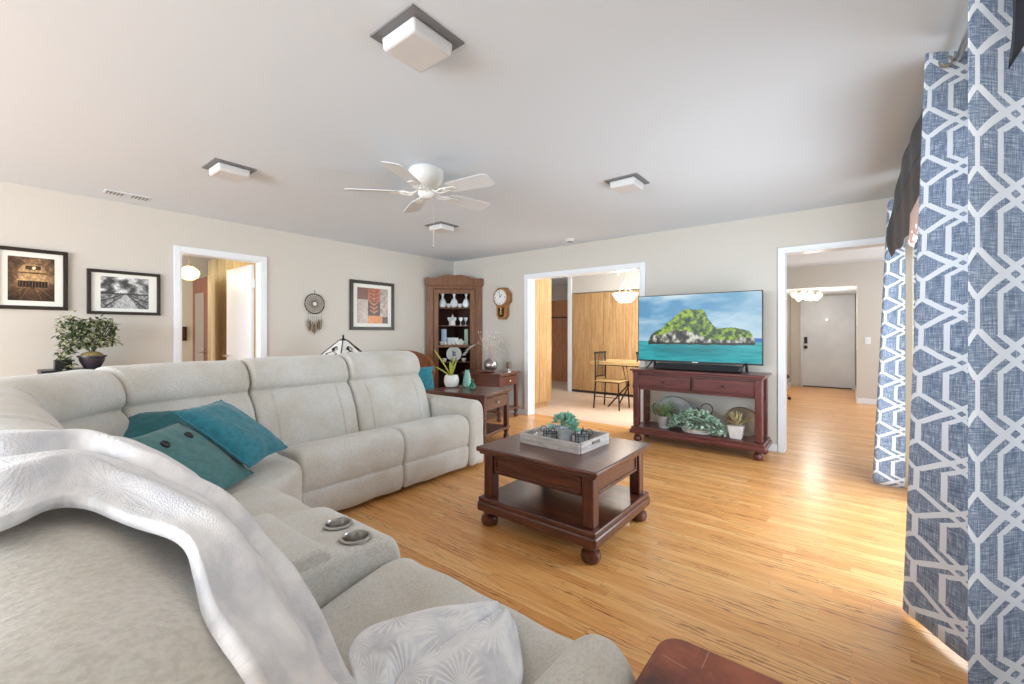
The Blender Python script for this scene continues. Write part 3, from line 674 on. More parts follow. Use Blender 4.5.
# tray with succulent and candle cages
TR = thing('serving_tray', 'whitewashed wooden tray on the coffee table', 'tray', (-1.485, 2.43, .4985), radians(-2))
TW, TD, TH = .45, .36, .065
build(M().box(-TW/2, TW/2, -TD/2, TD/2, 0, .01), 'tray_base', GREYW, TR, bevel=.002)
for y in (-1, 1): build(M().box(-TW/2, TW/2, y*TD/2-.008, y*TD/2+.008, 0, TH), 'side', GREYW, TR, bevel=.002)
for x in (-1, 1):
    m = M().box(x*TW/2-.008, x*TW/2+.008, -TD/2+.008, TD/2-.008, 0, .03).box(x*TW/2-.008, x*TW/2+.008, -TD/2+.008, -.05, .03, TH).box(x*TW/2-.008, x*TW/2+.008, .05, TD/2-.008, .03, TH).box(x*TW/2-.008, x*TW/2+.008, -.05, .05, .052, TH)
    build(m, 'side', GREYW, TR, bevel=.001)
    build(M().box(x*TW/2-.003, x*TW/2+.003, -.045, .045, .034, .050), 'handle', CHROME, TR)
def leafy(m, c, d, l, w_, droop=.3, up=Vector((0, 0, 1)), thick=0):
    c = Vector(c); d = Vector(d).normalized(); s_ = d.cross(up)
    if s_.length < .05: s_ = Vector((1, 0, 0))
    s_.normalize(); nn = s_.cross(d); pts = []
    for t, ww in ((0, .15), (.3, .9), (.6, 1), (.85, .55), (1, .05)):
        q_ = c+d*l*t-up*droop*l*t*t; pts += [q_-s_*w_/2*ww+nn*.15*w_*ww, q_-nn*.05*w_, q_+s_*w_/2*ww+nn*.15*w_*ww]
    m.add(pts, [(i*3+k, i*3+k+1, (i+1)*3+k+1, (i+1)*3+k) for i in range(4) for k in (0, 1)])
R_ = random.Random(4)
def rdir(zmin=-.1):
    while True:
        v_ = Vector((R_.uniform(-1, 1), R_.uniform(-1, 1), R_.uniform(-1, 1)))
        if .2 < v_.length < 1 and v_.normalized().z > zmin: return v_.normalized()
pt = thing('potted_succulent', 'pale green succulent in a galvanised pot in the tray', 'plant', (-1.475, 2.42, .509))
build(M().lathe([(.038, 0), (.045, .004), (.052, .075), (.056, .078), (.056, .086), (.05, .086), (.046, .075), (.001, .073)], n=24), 'pot', GALV, pt)
m = M()
for k in range(30):
    d = rdir(.05); c = Vector((0, 0, .095))+Vector((d.x*.07, d.y*.07, d.z*.055)); 
    for j in range(9):
        e = (d+rdir(-1)*.8).normalized(); leafy(m, c, e, R_.uniform(.035, .056), .02, 0)
build(m, 'succulent_leaves', SUCC, pt)
def cage(loc, label, seed):
    c_ = thing('candle_holder', label, 'candle holder', loc)
    build(M().lathe([(.03, 0), (.036, .004), (.042, .055), (.044, .06), (.040, .06), (.036, .05), (.001, .05)], n=20), 'cup', GALV, c_)
    m = M()
    for k in range(4):
        a0 = k*pi/2+.4; m.tube([(.046*cos(a0)+.02*cos(t)*cos(a0), .046*sin(a0)+.02*cos(t)*sin(a0), .07+.022*sin(t)) for t in [i*2*pi/14 for i in range(14)]], .0022, 5, True)
    for z in (.01, .05, .065): m.tube([(.047*cos(t), .047*sin(t), z) for t in [i*2*pi/24 for i in range(24)]], .002, 5, True)
    for k in range(8):
        a0 = k*pi/4; m.tube([(.047*cos(a0), .047*sin(a0), .01), (.047*cos(a0), .047*sin(a0), .065)], .002, 5)
    build(m, 'wire_cage', IRON, c_)
cage((-1.575, 2.40, .509), 'wire-caged metal candle cup left of the succulent in the tray', 1)
cage((-1.37, 2.46, .509), 'wire-caged metal candle cup right of the succulent in the tray', 2)
bd = thing('bird_figurine', 'tiny white bird figurine at the left end of the tray', 'figurine', (-1.66, 2.33, .509), .6)
build(M().sphere((0, 0, .02), .018, 14, 8, (1.4, .85, 1)), 'body', WHITEC, bd)
build(M().sphere((.02, 0, .042), .011, 12, 8), 'head', WHITEC, bd); build(M().lathe([(.004, 0), (.0005, .012)], (.029, 0, .042), 8, 'x'), 'beak', BRONZE, bd)
build(M().box(-.045, -.018, -.006, .006, .022, .028), 'tail', WHITEC, bd)

# TV console
C = thing('console_table', 'red cherry open console table with two drawers under the television', 'console table', (-1.302, 4.83, 0))
W_, D_ = 1.31, .40
slab('tabletop', W_+.02, D_+.02, .795, .818, CHERRYR, C, .006); slab('tabletop_moulding', W_-.02, D_-.02, .772, .795, CHERRYR, C, .006)
for sx_ in (-1, 1):
    for sy_ in (-1, 1):
        build(M().cbox((sx_*(W_/2-.05), sy_*(D_/2-.05), .475), (.065, .065, .595)), 'leg', CHERRYRV, C, bevel=.006)
        build(bun(M(), sx_*(W_/2-.055), sy_*(D_/2-.055), 0, .045, .10), 'foot', CHERRYR, C)
for sy_ in (-1, 1): build(M().cbox((0, sy_*(D_/2-.055), .68), (W_-.16, .02, .185)), 'apron', CHERRYR, C, bevel=.002)
for sx_ in (-1, 1):
    ap = build(M().cbox((sx_*(W_/2-.055), 0, .68), (.02, D_-.16, .185)), 'apron', CHERRYR, C, bevel=.002)
build(M().cbox((0, 0, .60), (W_-.12, D_-.12, .012)), 'drawer_bottom', CHERRYR, C)
for i, x in enumerate((-.295, .295)):
    dw = build(M().cbox((x, -D_/2+.028, .69), (.555, .03, .13)), 'drawer', CHERRYR, C, bevel=.004)
    m = M()
    for z in (.630, .750): m.cbox((x, -D_/2+.012, z), (.555, .01, .008))
    for dx in (-.273, .273): m.cbox((x+dx, -D_/2+.012, .69), (.008, .01, .128))
    build(m, 'moulding', CHERRYRV, dw, bevel=.002)
    knob(x, -D_/2+.012, .69, 'y', dw, DARKBR, .013)
slab('shelf', W_, D_, .135, .17, CHERRYR, C, .006); slab('shelf_plinth', W_+.03, D_+.03, .095, .14, CHERRYR, C, .01)

# television
TVX0, TVX1, TVY, TVZ0, TVZ1 = -1.97, -.69, 4.87, .895, 1.648
tv = thing('television', 'large flat television showing a green island in a turquoise sea', 'television', (-1.33, TVY, .82))
build(M().box(TVX0, TVX1, TVY, TVY+.03, TVZ0, TVZ1).box(-1.75, -.91, TVY+.03, TVY+.06, .95, 1.4), 'bezel', BLACK, tv, bevel=.003, world=True)
h_, w__ = 225, 384
yy, xx = np.mgrid[0:h_, 0:w__]; X_ = xx/w__; Y_ = yy/h_
cl = fbm(h_, w__, 5, 3, 3, 5); sky = lerp((.36, .60, .76), (.80, .88, .92), np.clip((cl-.38)*3.2+.3*X_-.1, 0, 1))
sky = lerp(sky, (.62, .76, .84), np.clip((X_-.62)*1.8, 0, .75)); sky = lerp(sky, (.78, .86, .90), np.clip((Y_-.45)*3, 0, .6))
sea = lerp((.10, .58, .62), (.30, .74, .76), np.clip(fbm(h_, w__, 40, 9, 8)*1.4-.3, 0, 1)); 
sea = lerp(sea, (.55, .84, .86), np.clip((np.abs(X_-.03)*-6+.6)+(X_-.75)*1.8, 0, .7)*np.clip(1.6-Y_*1.2, 0, 1))
sea = lerp(sea, (.02, .42, .45), np.clip(1-abs(Y_-.84)*7, 0, 1)*np.clip((X_-.06)*7, 0, 1)*np.clip((.80-X_)*5, 0, 1)*(.35+.5*fbm(h_, w__, 30, 8, 44)))
img = np.where((Y_ < .70)[..., None], sky, sea)
img = lerp(img, (.15, .42, .70), ((Y_ > .645) & (Y_ < .70) & (X_ > .94)).astype(float))
xsn = [.09, .12, .15, .20, .26, .33, .40, .45, .50, .545, .58, .60, .64, .68, .74, .80, .86, .91, .94, .955]
ysn = [.70, .60, .56, .52, .42, .32, .23, .20, .23, .22, .27, .37, .46, .52, .50, .505, .52, .55, .62, .72]
top = np.interp(X_[0], xsn, ysn, left=2, right=2)+.035*(fbm(1, w__, 1, 34, 2)[0]-.5)
shore = .745-.015*X_[0]+.02*(fbm(1, w__, 1, 20, 9)[0]-.5)
isl = (Y_ > top[None]) & (Y_ < shore[None]) & (X_ > .088) & (X_ < .957)
tex = fbm(h_, w__, 26, 40, 11, 4); tex2 = fbm(h_, w__, 9, 12, 21, 3)
gr_ = lerp((.10, .20, .04), (.62, .74, .16), np.clip((tex-.28)*2.3+(tex2-.5)*.8, 0, 1))
rock = lerp((.16, .15, .12), (.84, .84, .78), np.clip((fbm(h_, w__, 14, 34, 31, 4)-.34)*2.8, 0, 1))
rl = np.interp(X_[0], [.09, .16, .25, .35, .45, .52, .6, .8, .93, .955], [.60, .60, .58, .52, .55, .60, .66, .69, .60, .6])+.09*(fbm(1, w__, 1, 30, 5)[0]-.5)
img = np.where(isl[..., None], np.where((Y_ > rl[None])[..., None], rock, gr_), img)
dk = (Y_ > (shore-.022)[None]) & (Y_ < (shore+.012)[None]) & (X_ > .088) & (X_ < .95); img = lerp(img, (.10, .12, .08), dk*.8)
color_grid('screen', TVX1-TVX0-.02, TVZ1-TVZ0-.025, img, SCREEN, tv, Matrix.Translation((TVX0+.01+1.33, -.0015, TVZ0+.017-.82)))
build(M().box(-1.36, -1.30, TVY-.003, TVY, TVZ0+.003, TVZ0+.011), 'badge', STEEL, tv, smooth=False, world=True)
for x in (-1.78, -.84):
    m = M().tube([(x, TVY+.015, .92), (x-.05, TVY-.10, .826)], .008).tube([(x, TVY+.015, .92), (x+.03, TVY-.08, .826)], .008).tube([(x, TVY+.015, .92), (x-.02, TVY+.12, .826)], .008)
    build(m, 'leg', BLACK, tv, world=True)
sb_ = thing('soundbar', 'long black soundbar lying on the console table under the television', 'soundbar', (-1.29, 4.80, .819))
build(M().cbox((0, 0, .034), (.86, .08, .066)), 'body', BLACK, sb_, bevel=.01, seg=3)
build(M().cbox((0, -.041, .034), (.80, .003, .05)), 'grille', pm('speaker_grille', (34, 34, 36), .8, bump=.5, bscale=300), sb_)

# things on the console shelf
def tuft(m, c, n, l, w_, spread=.8, droop=.5):
    for k in range(n):
        a = R_.uniform(0, 2*pi); s_ = R_.uniform(.1, spread); leafy(m, (c[0]+.01*cos(a), c[1]+.01*sin(a), c[2]), (cos(a)*s_, sin(a)*s_, 1), l*R_.uniform(.7, 1.1), w_, droop*R_.uniform(.3, 1.2))
g_ = thing('potted_grass', 'grassy plant in a galvanised pot on the console shelf', 'plant', (-1.63, 4.76, .1705))
build(M().lathe([(.045, 0), (.052, .005), (.065, .12), (.07, .123), (.07, .135), (.062, .135), (.058, .12), (.001, .118)], n=24), 'pot', GALV, g_)
m = M(); tuft(m, (0, 0, .12), 170, .30, .009, 1.1, .7); build(m, 'grass_blades', GRASS, g_)
g_ = thing('trailing_plant', 'wide sage green leafy plant sprawling in the middle of the console shelf', 'plant', (-1.28, 4.74, .1705))
build(M().lathe([(.08, 0), (.10, .005), (.11, .04), (.11, .045), (.10, .045), (.09, .03), (.001, .03)], n=24, sxy=(1.4, .8)), 'bowl', STONE, g_)
m = M()
for k in range(165):
    a = R_.uniform(0, 2*pi); r_ = sqrt(R_.random()); c = Vector((cos(a)*r_*.30, sin(a)*r_*.10-.03, .02+.20*(1-r_*r_)+R_.uniform(-.01, .03)))
    for j in range(5): leafy(m, c, rdir(-.2), R_.uniform(.04, .062), R_.uniform(.026, .038), .2)
build(m, 'leaves', SAGE, g_)
g_ = thing('potted_aloe', 'reddish green spiky plant in a white square pot on the console shelf', 'plant', (-.905, 4.74, .1705))
build(M().add([(-.05,-.05,0),(.05,-.05,0),(.05,.05,0),(-.05,.05,0),(-.07,-.07,.13),(.07,-.07,.13),(.07,.07,.13),(-.07,.07,.13)], [(3,2,1,0),(4,5,6,7),(0,1,5,4),(1,2,6,5),(2,3,7,6),(3,0,4,7)]), 'pot', STONE, g_, bevel=.006)
m = M(); tuft(m, (0, 0, .12), 44, .19, .024, 1.5, .2); build(m, 'spiky_leaves', ALOE, g_)
def round_tray(name, label, loc, rx, rz_, tilt, mat, handles):
    o = thing(name, label, 'tray', loc)
    mt = Matrix.Rotation(radians(-tilt), 4, 'X')
    m = M().lathe([(.001, .002), (.86, .004), (.93, .02), (1.0, .03), (1.0, .024), (.92, .012), (.85, -.002), (.001, -.004)], (0, 0, 0), 48)
    m.v = [(a*rx, -c, b*rz_+rz_) for a, b, c in m.v]; m.xf(mt)
    build(m, 'dish', mat, o, fix=True)
    if handles:
        for s_ in (-1, 1):
            m = M().tube([(s_*(rx*.97+.03*sin(t)), -.02, rz_+.07*cos(t)) for t in [i*pi/10 for i in range(11)]], .006); m.xf(mt); build(m, 'handle', DARKBR, o)
round_tray('round_tray', 'large grey oval metal tray standing behind the grassy plant', (-1.545, 4.96, .17), .23, .185, -14, GALV, True)
round_tray('round_tray', 'bronze round metal tray standing behind the spiky plant', (-.875, 4.94, .17), .165, .16, -14, BRONZE, False)
lt = thing('plate_stand', 'black wire plate stand in the middle of the console shelf', 'plate stand', (-1.24, 4.98, .17))
build(M().tube([(.06*cos(t), 0, .22+.06*sin(t)) for t in [i*2*pi/24 for i in range(24)]], .005, 6, True), 'ring', IRON, lt)
for s_ in (-1, 1): build(M().tube([(s_*.1, 0, 0), (s_*.045, 0, .18)], .005), 'stand_leg', IRON, lt)
# leather topped side table beside near arm
sd = thing('side_table', 'side table with a worn brown leather top beside the nearest sofa arm', 'side table', (-.045, .62, 0))
def rrect(w_, d_, r, n=6):
    return [(sx_*(w_/2-r)+r*cos(a), sy_*(d_/2-r)+r*sin(a)) for sx_, sy_, a0 in ((1, 1, 0), (-1, 1, 90), (-1, -1, 180), (1, -1, 270)) for a in [radians(a0+90*k/n) for k in range(n+1)]]
build(M().prism(rrect(.52, .56, .045), .565, .60), 'leather_top', LEATH, sd, bevel=.008, seg=3)
build(M().prism(rrect(.50, .54, .04), .50, .565), 'apron', CHERRY, sd)
for a in (-.2, .2):
    for b in (-.22, .22): build(M().cbox((a, b, .25), (.045, .045, .5)), 'leg', CHERRYV, sd, bevel=.004)

# end tables
def end_table(name, label, loc, rz, w_, d_, h, dw_front):
    o = thing(name, label, 'end table', loc, rz)
    slab('tabletop', w_, d_, h-.03, h, CHERRY, o, .008); slab('tabletop_moulding', w_-.04, d_-.04, h-.045, h-.03, CHERRY, o, .004)
    for a in (-1, 1):
        for b in (-1, 1):
            build(M().cbox((a*(w_/2-.05), b*(d_/2-.05), (h-.045)/2+.04), (.05, .05, h-.125)), 'leg', CHERRYV, o, bevel=.005)
            build(bun(M(), a*(w_/2-.05), b*(d_/2-.05), 0, .035, .08), 'foot', CHERRY, o)
    for b in (-1, 1): build(M().cbox((0, b*(d_/2-.045), h-.12), (w_-.13, .018, .15)), 'apron', CHERRY, o)
    build(M().cbox((-(w_/2-.045), 0, h-.12), (.018, d_-.13, .15)), 'apron', CHERRY, o)
    dw = build(M().cbox(((w_/2-.04), 0, h-.12), (.022, d_-.14, .13)), 'drawer', CHERRY, o, bevel=.004); knob(w_/2-.029, 0, h-.12, 'x', dw, STEEL, .013)
    slab('shelf', w_-.03, d_-.03, .12, .15, CHERRY, o, .006)
    return o
end_table('end_table', 'dark cherry end table with a drawer past the far sofa arm', (-3.42, 3.53, 0), radians(12), .78, .62, .58, 1)
end_table('end_table', 'dark cherry end table against the back wall under the clock', (-4.11, 4.70, 0), radians(8), .66, .56, .66, 1)

fp = thing('potted_plant', 'lime strap-leaved plant in a white round pot on the nearer end table', 'plant', (-3.70, 3.52, .581))
build(M().lathe([(.045, 0), (.07, .012), (.088, .06), (.088, .10), (.075, .145), (.07, .145), (.078, .1), (.06, .08), (.001, .08)], n=28), 'pot', WHITEC, fp)
m = M()
for a, l, e in ((-2.47, .40, .60), (-2.6, .24, 1.5), (.6, .26, .12), (.3, .22, .35), (-1.2, .20, .2)):
    leafy(m, (0, 0, .12), (cos(a)*e, sin(a)*e, 1), l, .045, .05, thick=1)
build(m, 'strap_leaves', LIME, fp, solid=.004)
vs_ = tag(build(M().lathe([(.045, 0), (.055, .01), (.05, .08), (.034, .15), (.026, .18), (.030, .20), (.024, .195), (.02, .17), (.001, .17)], n=24), 'glass_vase', AQUA), 'pale aqua tapered vase beside the white plant pot', 'vase'); vs_.location = (-3.58, 3.66, .581)
vs_ = thing('perfume_bottle', 'small dark green glass bottle with stopper on the nearer end table', 'bottle', (-3.39, 3.55, .581))
build(M().lathe([(.03, 0), (.038, .01), (.036, .05), (.018, .07), (.014, .08), (.001, .08)], n=20), 'body', DGREEN, vs_)
build(M().sphere((0, 0, .095), .019, 14, 8), 'stopper', DGREEN, vs_)
vs_ = thing('silver_vase', 'round silver vase holding pale bare twigs on the far end table', 'vase', (-4.158, 4.74, .661))
build(M().lathe([(.04, 0), (.05, .004), (.09, .04), (.105, .09), (.09, .14), (.05, .17), (.045, .185), (.04, .18), (.04, .16), (.001, .15)], n=28), 'body', SILVER, vs_)
m = M(); R_.seed(8)
for k in range(11):
    p = Vector((0, 0, .15)); d = Vector((R_.uniform(-.5, .5), R_.uniform(-.5, .5), 1)).normalized(); pts = [p]
    for j in range(6): d = (d+Vector((R_.uniform(-.3, .3), R_.uniform(-.3, .3), .05))).normalized(); p = p+d*.07; pts.append(p)
    m.tube(pts, [.004-.0005*i for i in range(7)], 5)
    for j in (2, 3, 4, 5):
        e = (d+Vector((R_.uniform(-1, 1), R_.uniform(-1, 1), .2))).normalized(); m.tube([pts[j], pts[j]+e*.05, pts[j]+e*.09+Vector((0, 0, .02))], [.002, .0015, .001], 4)
build(m, 'twigs', TWIG, vs_)
m = M()
for k in range(60):
    a = R_.uniform(0, 2*pi); r_ = R_.uniform(.04, .20); m.sphere((r_*cos(a), r_*sin(a), R_.uniform(.28, .58)), .006, 6, 4)
build(m, 'buds', WHITEF, vs_)
stc = [tuple(p) for p in cr([(0, 0, .17), (-.07, -.055, .36), (-.16, -.12, .40), (-.25, -.19, .34), (-.31, -.24, .24)], 5, False)]
build(M().tube(stc, .003, 6), 'flower_stem', TWIG, vs_)
m = M()
for k in range(9):
    c = Vector(stc[-1-k])+Vector((0, 0, -.01))
    for j in range(5): leafy(m, c, (cos(j*1.26+k), sin(j*1.26+k), .3), .034, .026, 0)
build(m, 'white_blossoms', WHITEF, vs_)
ds = tag(build(M().lathe([(.05, 0), (.06, .004), (.12, .022), (.125, .028), (.118, .028), (.06, .012), (.001, .01)], n=28), 'wooden_dish', CHERRYR), 'dark red dish at the front edge of the far end table', 'dish'); ds.location = (-4.03, 4.50, .661)
cg = thing('candle_glass', 'smoked square candle glass on a short stem beside the silver vase', 'candle holder', (-3.88, 4.82, .661))
build(M().lathe([(.035, 0), (.035, .006), (.008, .012), (.008, .045), (.02, .05)], n=20), 'stem', CHROME, cg)
build(M().lathe([(.03, .05), (.04, .055), (.042, .14), (.038, .14), (.036, .06), (.001, .058)], n=20), 'glass', pm('smoked_glass', (150, 130, 125), .1, trans=.5), cg)

# wicker chair
wc = thing('wicker_chair', 'brown wicker barrel armchair behind the far sofa arm', 'armchair', (-4.70, 3.60, 0), radians(-28))
def wback(u, v):
    a = radians(-110+220*u); top_ = .955-.28*abs(2*u-1)**2.2; z = .12+v*(top_-.12); r_ = .34+.05*v
    return (-r_*cos(a)*1.0, r_*sin(a), z)
build(M().grid(wback, 60, 24), 'backrest', WICKER, wc, solid=.03)
build(M().tube([wback(i/40, 1) for i in range(41)], .024, 8), 'rim', WICKER, wc)
build(M().lathe([(.32, .12), (.345, .2), (.34, .36), (.30, .40), (.001, .41)], n=40), 'seat', WICKER, wc)
for a in (45, 135, 225, 315): build(M().lathe([(.022, 0), (.028, .14)], (.26*cos(radians(a)), .26*sin(radians(a)), 0), 12), 'leg', WICKER, wc)
pillow('throw_pillow', 'teal pillow standing in the wicker chair', (-4.50, 3.72, .60), (78, 0, 62), .36, .34, .12, TEAL, 6)

# corner cabinet
cc = thing('corner_cabinet', 'tall corner china cabinet with a glass door and scalloped crown', 'cabinet', (-5.015, 4.835, 0), radians(45))
# local: x along face, -y towards the room ; face plane y = 0
FW = .445
def cabshape(m, z0, z1, ins=0): return m.prism([(-FW+ins, 0+ins), (FW-ins, 0+ins), (FW-ins, .02), (.0, .42-ins), (-FW+ins, .02)], z0, z1)
m = M(); 
for z0, z1 in ((0, .10), (2.0, 2.02)): cabshape(m, z0, z1)
build(m, 'carcass', CABW, cc, smooth=False)
build(M().add([(-FW, .02, .1), (0, .42, .1), (FW, .02, .1), (-FW, .02, 2.0), (0, .42, 2.0), (FW, .02, 2.0)], [(0, 1, 4, 3), (1, 2, 5, 4)]), 'back_panel', pm('dark_cabinet_back', (70, 42, 36), .5), cc, smooth=False, solid=.01)
for s_ in (-1, 1):
    build(M().box(*sorted((s_*FW, s_*.33)), -.02, .015, .0, 2.0), 'stile', CABW, cc, bevel=.004)
m = M().box(-.33, .33, -.015, .015, 1.93, 2.0).box(-.33, .33, -.015, .015, 0, .14)
build(m, 'rail', CABW, cc, bevel=.003)
crown = [(-.465, 2.0), (.465, 2.0), (.465, 2.085), (.44, 2.10), (.36, 2.095), (.28, 2.10), (.20, 2.13), (.12, 2.15), (.05, 2.15), (0, 2.14), (-.05, 2.15), (-.12, 2.15), (-.20, 2.13), (-.28, 2.10), (-.36, 2.095), (-.44, 2.10), (-.465, 2.085)]
build(M().prismy(crown, -.05, -.02), 'crown', CABW, cc, bevel=.004, fix=True)
build(M().box(-.46, .46, -.045, .0, 1.975, 2.01), 'cornice', CABW, cc, bevel=.008, seg=3)
dw = build(M().box(-.325, -.25, -.035, -.015, .15, 1.92).box(.25, .325, -.035, -.015, .15, 1.92).box(-.25, .25, -.035, -.015, 1.85, 1.92).box(-.25, .25, -.035, -.015, .15, .25).box(-.25, .25, -.035, -.015, .99, 1.03), 'door', CABW, cc, bevel=.003)
build(M().box(-.25, .25, -.027, -.023, .25, 1.85), 'pane', THING, dw, smooth=False)
build(M().sphere((.285, -.05, 1.03), .022, 12, 8), 'knob', DARKBR, dw)
for z in (1.62, 1.33, 1.01, .74):
    m = M().prism([(-.42, .02), (.42, .02), (.0, .38)], z, z+.012); build(m, 'shelf', CABW if z > 1.5 or .9 < z < 1.1 else THING if False else CABW, cc, smooth=False)
cl_ = pm('warm_interior', (255, 240, 215), .5)
def cab(x, y, z): a = radians(45); return (-5.015+x*cos(a)-y*sin(a), 4.835+x*sin(a)+y*cos(a), z)
def lathe_item(name, prof, mat, label, cat, pos, group, n=18): 
    o = tag(build(M().lathe(prof, n=n), name, mat), label, cat, group); o.location = cab(*pos); return o
DEC = [(.035, 0), (.058, .02), (.062, .08), (.036, .13), (.018, .15), (.017, .19), (.026, .20), (.028, .23), (.001, .24)]
CUP = [(.02, 0), (.025, .004), (.04, .05), (.042, .06), (.038, .06), (.001, .03)]
GOB = [(.028, 0), (.028, .004), (.005, .01), (.005, .06), (.03, .09), (.034, .13), (.031, .13), (.001, .07)]
TUM = [(.03, 0), (.036, .005), (.04, .12), (.037, .12), (.001, .02)]
def run(proto, name, xs, y, z, labels):
    o = None
    for x, lb in zip(xs, labels):
        if o is None: o = proto(x, y, z, lb)
        else: dup(o, cab(x, y, z), None, lb)
G1 = 'glass decanters on the top shelf of the china cabinet'
run(lambda x, y, z, lb: lathe_item('decanter', DEC, CRYSTAL, lb, 'decanter', (x, y, z), G1), '', (-.19, -.005, .19), .07, 1.633, ['glass decanter at the left end of the cabinet top shelf', 'glass decanter in the middle of the cabinet top shelf', 'glass decanter at the right end of the cabinet top shelf'])
run(lambda x, y, z, lb: lathe_item('teacup', CUP, WHITEC, lb, 'cup', (x, y, z), 'cups between the decanters'), '', (-.09, .09), .05, 1.633, ['white cup between the left and middle decanters', 'white cup between the middle and right decanters'])
G2 = 'small glasses on the second cabinet shelf'
run(lambda x, y, z, lb: lathe_item('goblet', GOB, CRYSTAL, lb, 'glass', (x, y, z), G2), '', (-.08, -.0, .10, .18), .06, 1.343, ['stemmed glass on the second shelf of the china cabinet']*4)
o = lathe_item('figurine', [(.04, 0), (.045, .05), (.025, .09), (.03, .12), (.012, .16), (.001, .19)], WHITEC, 'white figurine standing on the second cabinet shelf', 'figurine', (-.03, .10, 1.343), None)
tbk = tag(build(M().box(-.045, .045, -.02, .02, 0, .26), 'boxed_glassware', BLUEB, bevel=.006), 'pale blue upright box at left of the third cabinet shelf', 'box'); tbk.location = cab(-.17, .08, 1.023); tbk.rotation_euler = (0, 0, radians(45))
tbk = tag(build(M().box(-.03, .03, -.02, .02, 0, .26), 'boxed_glassware', pm('pale_green_glass', (176, 200, 176), .2), bevel=.006), 'pale green upright box at right of the third cabinet shelf', 'box'); tbk.location = cab(.19, .08, 1.023); tbk.rotation_euler = (0, 0, radians(45))
G3 = 'glassware on the third cabinet shelf'
run(lambda x, y, z, lb: lathe_item('tumbler', TUM, CRYSTAL, lb, 'glass', (x, y, z), G3), '', (-.09, -.03, .03), .10, 1.023, ['clear tumbler between the boxes on the third cabinet shelf']*3)
run(lambda x, y, z, lb: lathe_item('teacup', CUP, WHITEC, lb, 'cup', (x, y, z), 'cups along the front of the third cabinet shelf'), '', (-.20, -.13, -.07, -.01, .06, .12), .03, 1.023, ['white cup along the front of the third cabinet shelf']*6)
o = lathe_item('sugar_bowl', [(.03, 0), (.055, .03), (.055, .06), (.03, .085), (.01, .1), (.001, .105)], WHITEC, 'white lidded bowl right of the middle on the third cabinet shelf', 'bowl', (.10, .09, 1.023), None)
pl = tag(build(M().lathe([(.001, 0), (.07, .002), (.12, .014), (.122, .018), (.07, .008), (.001, .006)], n=36), 'china_plate', WHITEC), 'white plate with a blue spray standing on the lowest cabinet shelf', 'plate')
pl.location = cab(-.01, .12, .755+.12); pl.rotation_euler = (radians(80), 0, radians(45))
m = M()
for k in range(5): leafy(m, (0, -.03+.012*k, .009), (cos(k*2.2), sin(k*2.2)+.6, 0), .045, .02, 0)
build(m, 'plate_decoration', pm('china_blue', (80, 100, 130), .4), pl)
run(lambda x, y, z, lb: lathe_item('teacup', CUP, WHITEC, lb, 'cup', (x, y, z), 'cups in front of the standing plate'), '', (-.16, -.01, .15), .04, .753, ['white cup at the left of the plate in the cabinet', 'white cup in front of the plate in the cabinet', 'white cup at the right of the plate in the cabinet'])

# wall clock
ck = thing('wall_clock', 'octagonal oak pendulum wall clock with a white dial', 'clock', (-4.225, 5.15, 1.765))
oc = [(.165*cos(pi/8+k*pi/4), .165*sin(pi/8+k*pi/4)) for k in range(8)]
build(M().prismy(oc, -.10, -.001), 'case', CLOCKW, ck, bevel=.012, fix=True)
build(M().lathe([(.12, .0), (.125, .008), (.118, .014)], (0, -.10, 0), 40, 'y'), 'dial_ring', BRONZE, ck)
build(M().lathe([(.117, .0), (.117, .010)], (0, -.105, 0), 40, 'y'), 'dial', WHITEC, ck)
m = M()
for k in range(12):
    a = k*pi/6; m.cbox((.095*sin(a), -.117, .095*cos(a)), (.006, .003, .016) if k % 3 else (.01, .003, .022))
build(m, 'hour_marks', BLACK, ck, smooth=False)
build(M().tube([(0, -.12, 0), (.04, -.12, .045)], .004, 6), 'hour_hand', BLACK, ck); build(M().tube([(0, -.12, 0), (-.02, -.12, .085)], .003, 6), 'minute_hand', BLACK, ck)
build(M().prismy([(-.095, -.12), (.095, -.12), (.095, -.275), (.05, -.335), (-.05, -.335), (-.095, -.275)], -.09, -.001), 'pendulum_box', CLOCKW, ck, bevel=.008, fix=True)
pw = build(M().prismy([(-.06, -.155), (.06, -.155), (.06, -.26), (.035, -.30), (-.035, -.30), (-.06, -.26)], -.092, -.089), 'pendulum_window', pm('dark_clock_glass', (60, 40, 26), .15), ck, fix=True)
build(M().tube([(0, -.096, -.15), (0, -.096, -.23)], .003, 6).lathe([(.001, 0), (.024, .001), (.024, .005), (.001, .006)], (0, -.093, -.245), 20, 'y'), 'pendulum', pm('brass', (205, 170, 100), .25, metal=1), ck)

# pictures on the left wall (local x -> world +Y, facing +X)
def framed(label, y0, y1, z0, z1, fw, mw, img, mat=DARKBR):
    o = thing('framed_picture', label, 'picture', (WX+.001, (y0+y1)/2, (z0+z1)/2), radians(90)); w_, h = y1-y0, z1-z0
    m = M().box(-w_/2, w_/2, -.028, 0, h/2-fw, h/2).box(-w_/2, w_/2, -.028, 0, -h/2, -h/2+fw).box(-w_/2, -w_/2+fw, -.028, 0, -h/2+fw, h/2-fw).box(w_/2-fw, w_/2, -.028, 0, -h/2+fw, h/2-fw)
    build(m, 'frame', mat, o, bevel=.003); build(M().box(-w_/2+fw, w_/2-fw, -.012, 0, -h/2+fw, h/2-fw), 'mat_board', MATB, o, smooth=False)
    iw, ih = w_-2*(fw+mw[0]), h-2*(fw+mw[1])
    color_grid('print', iw, ih, img, PAINTED, o, Matrix.Translation((-iw/2, -.0135, -ih/2))); return o
def gridimg(h, w_): yy, xx = np.mgrid[0:h, 0:w_]; return yy/h, xx/w_
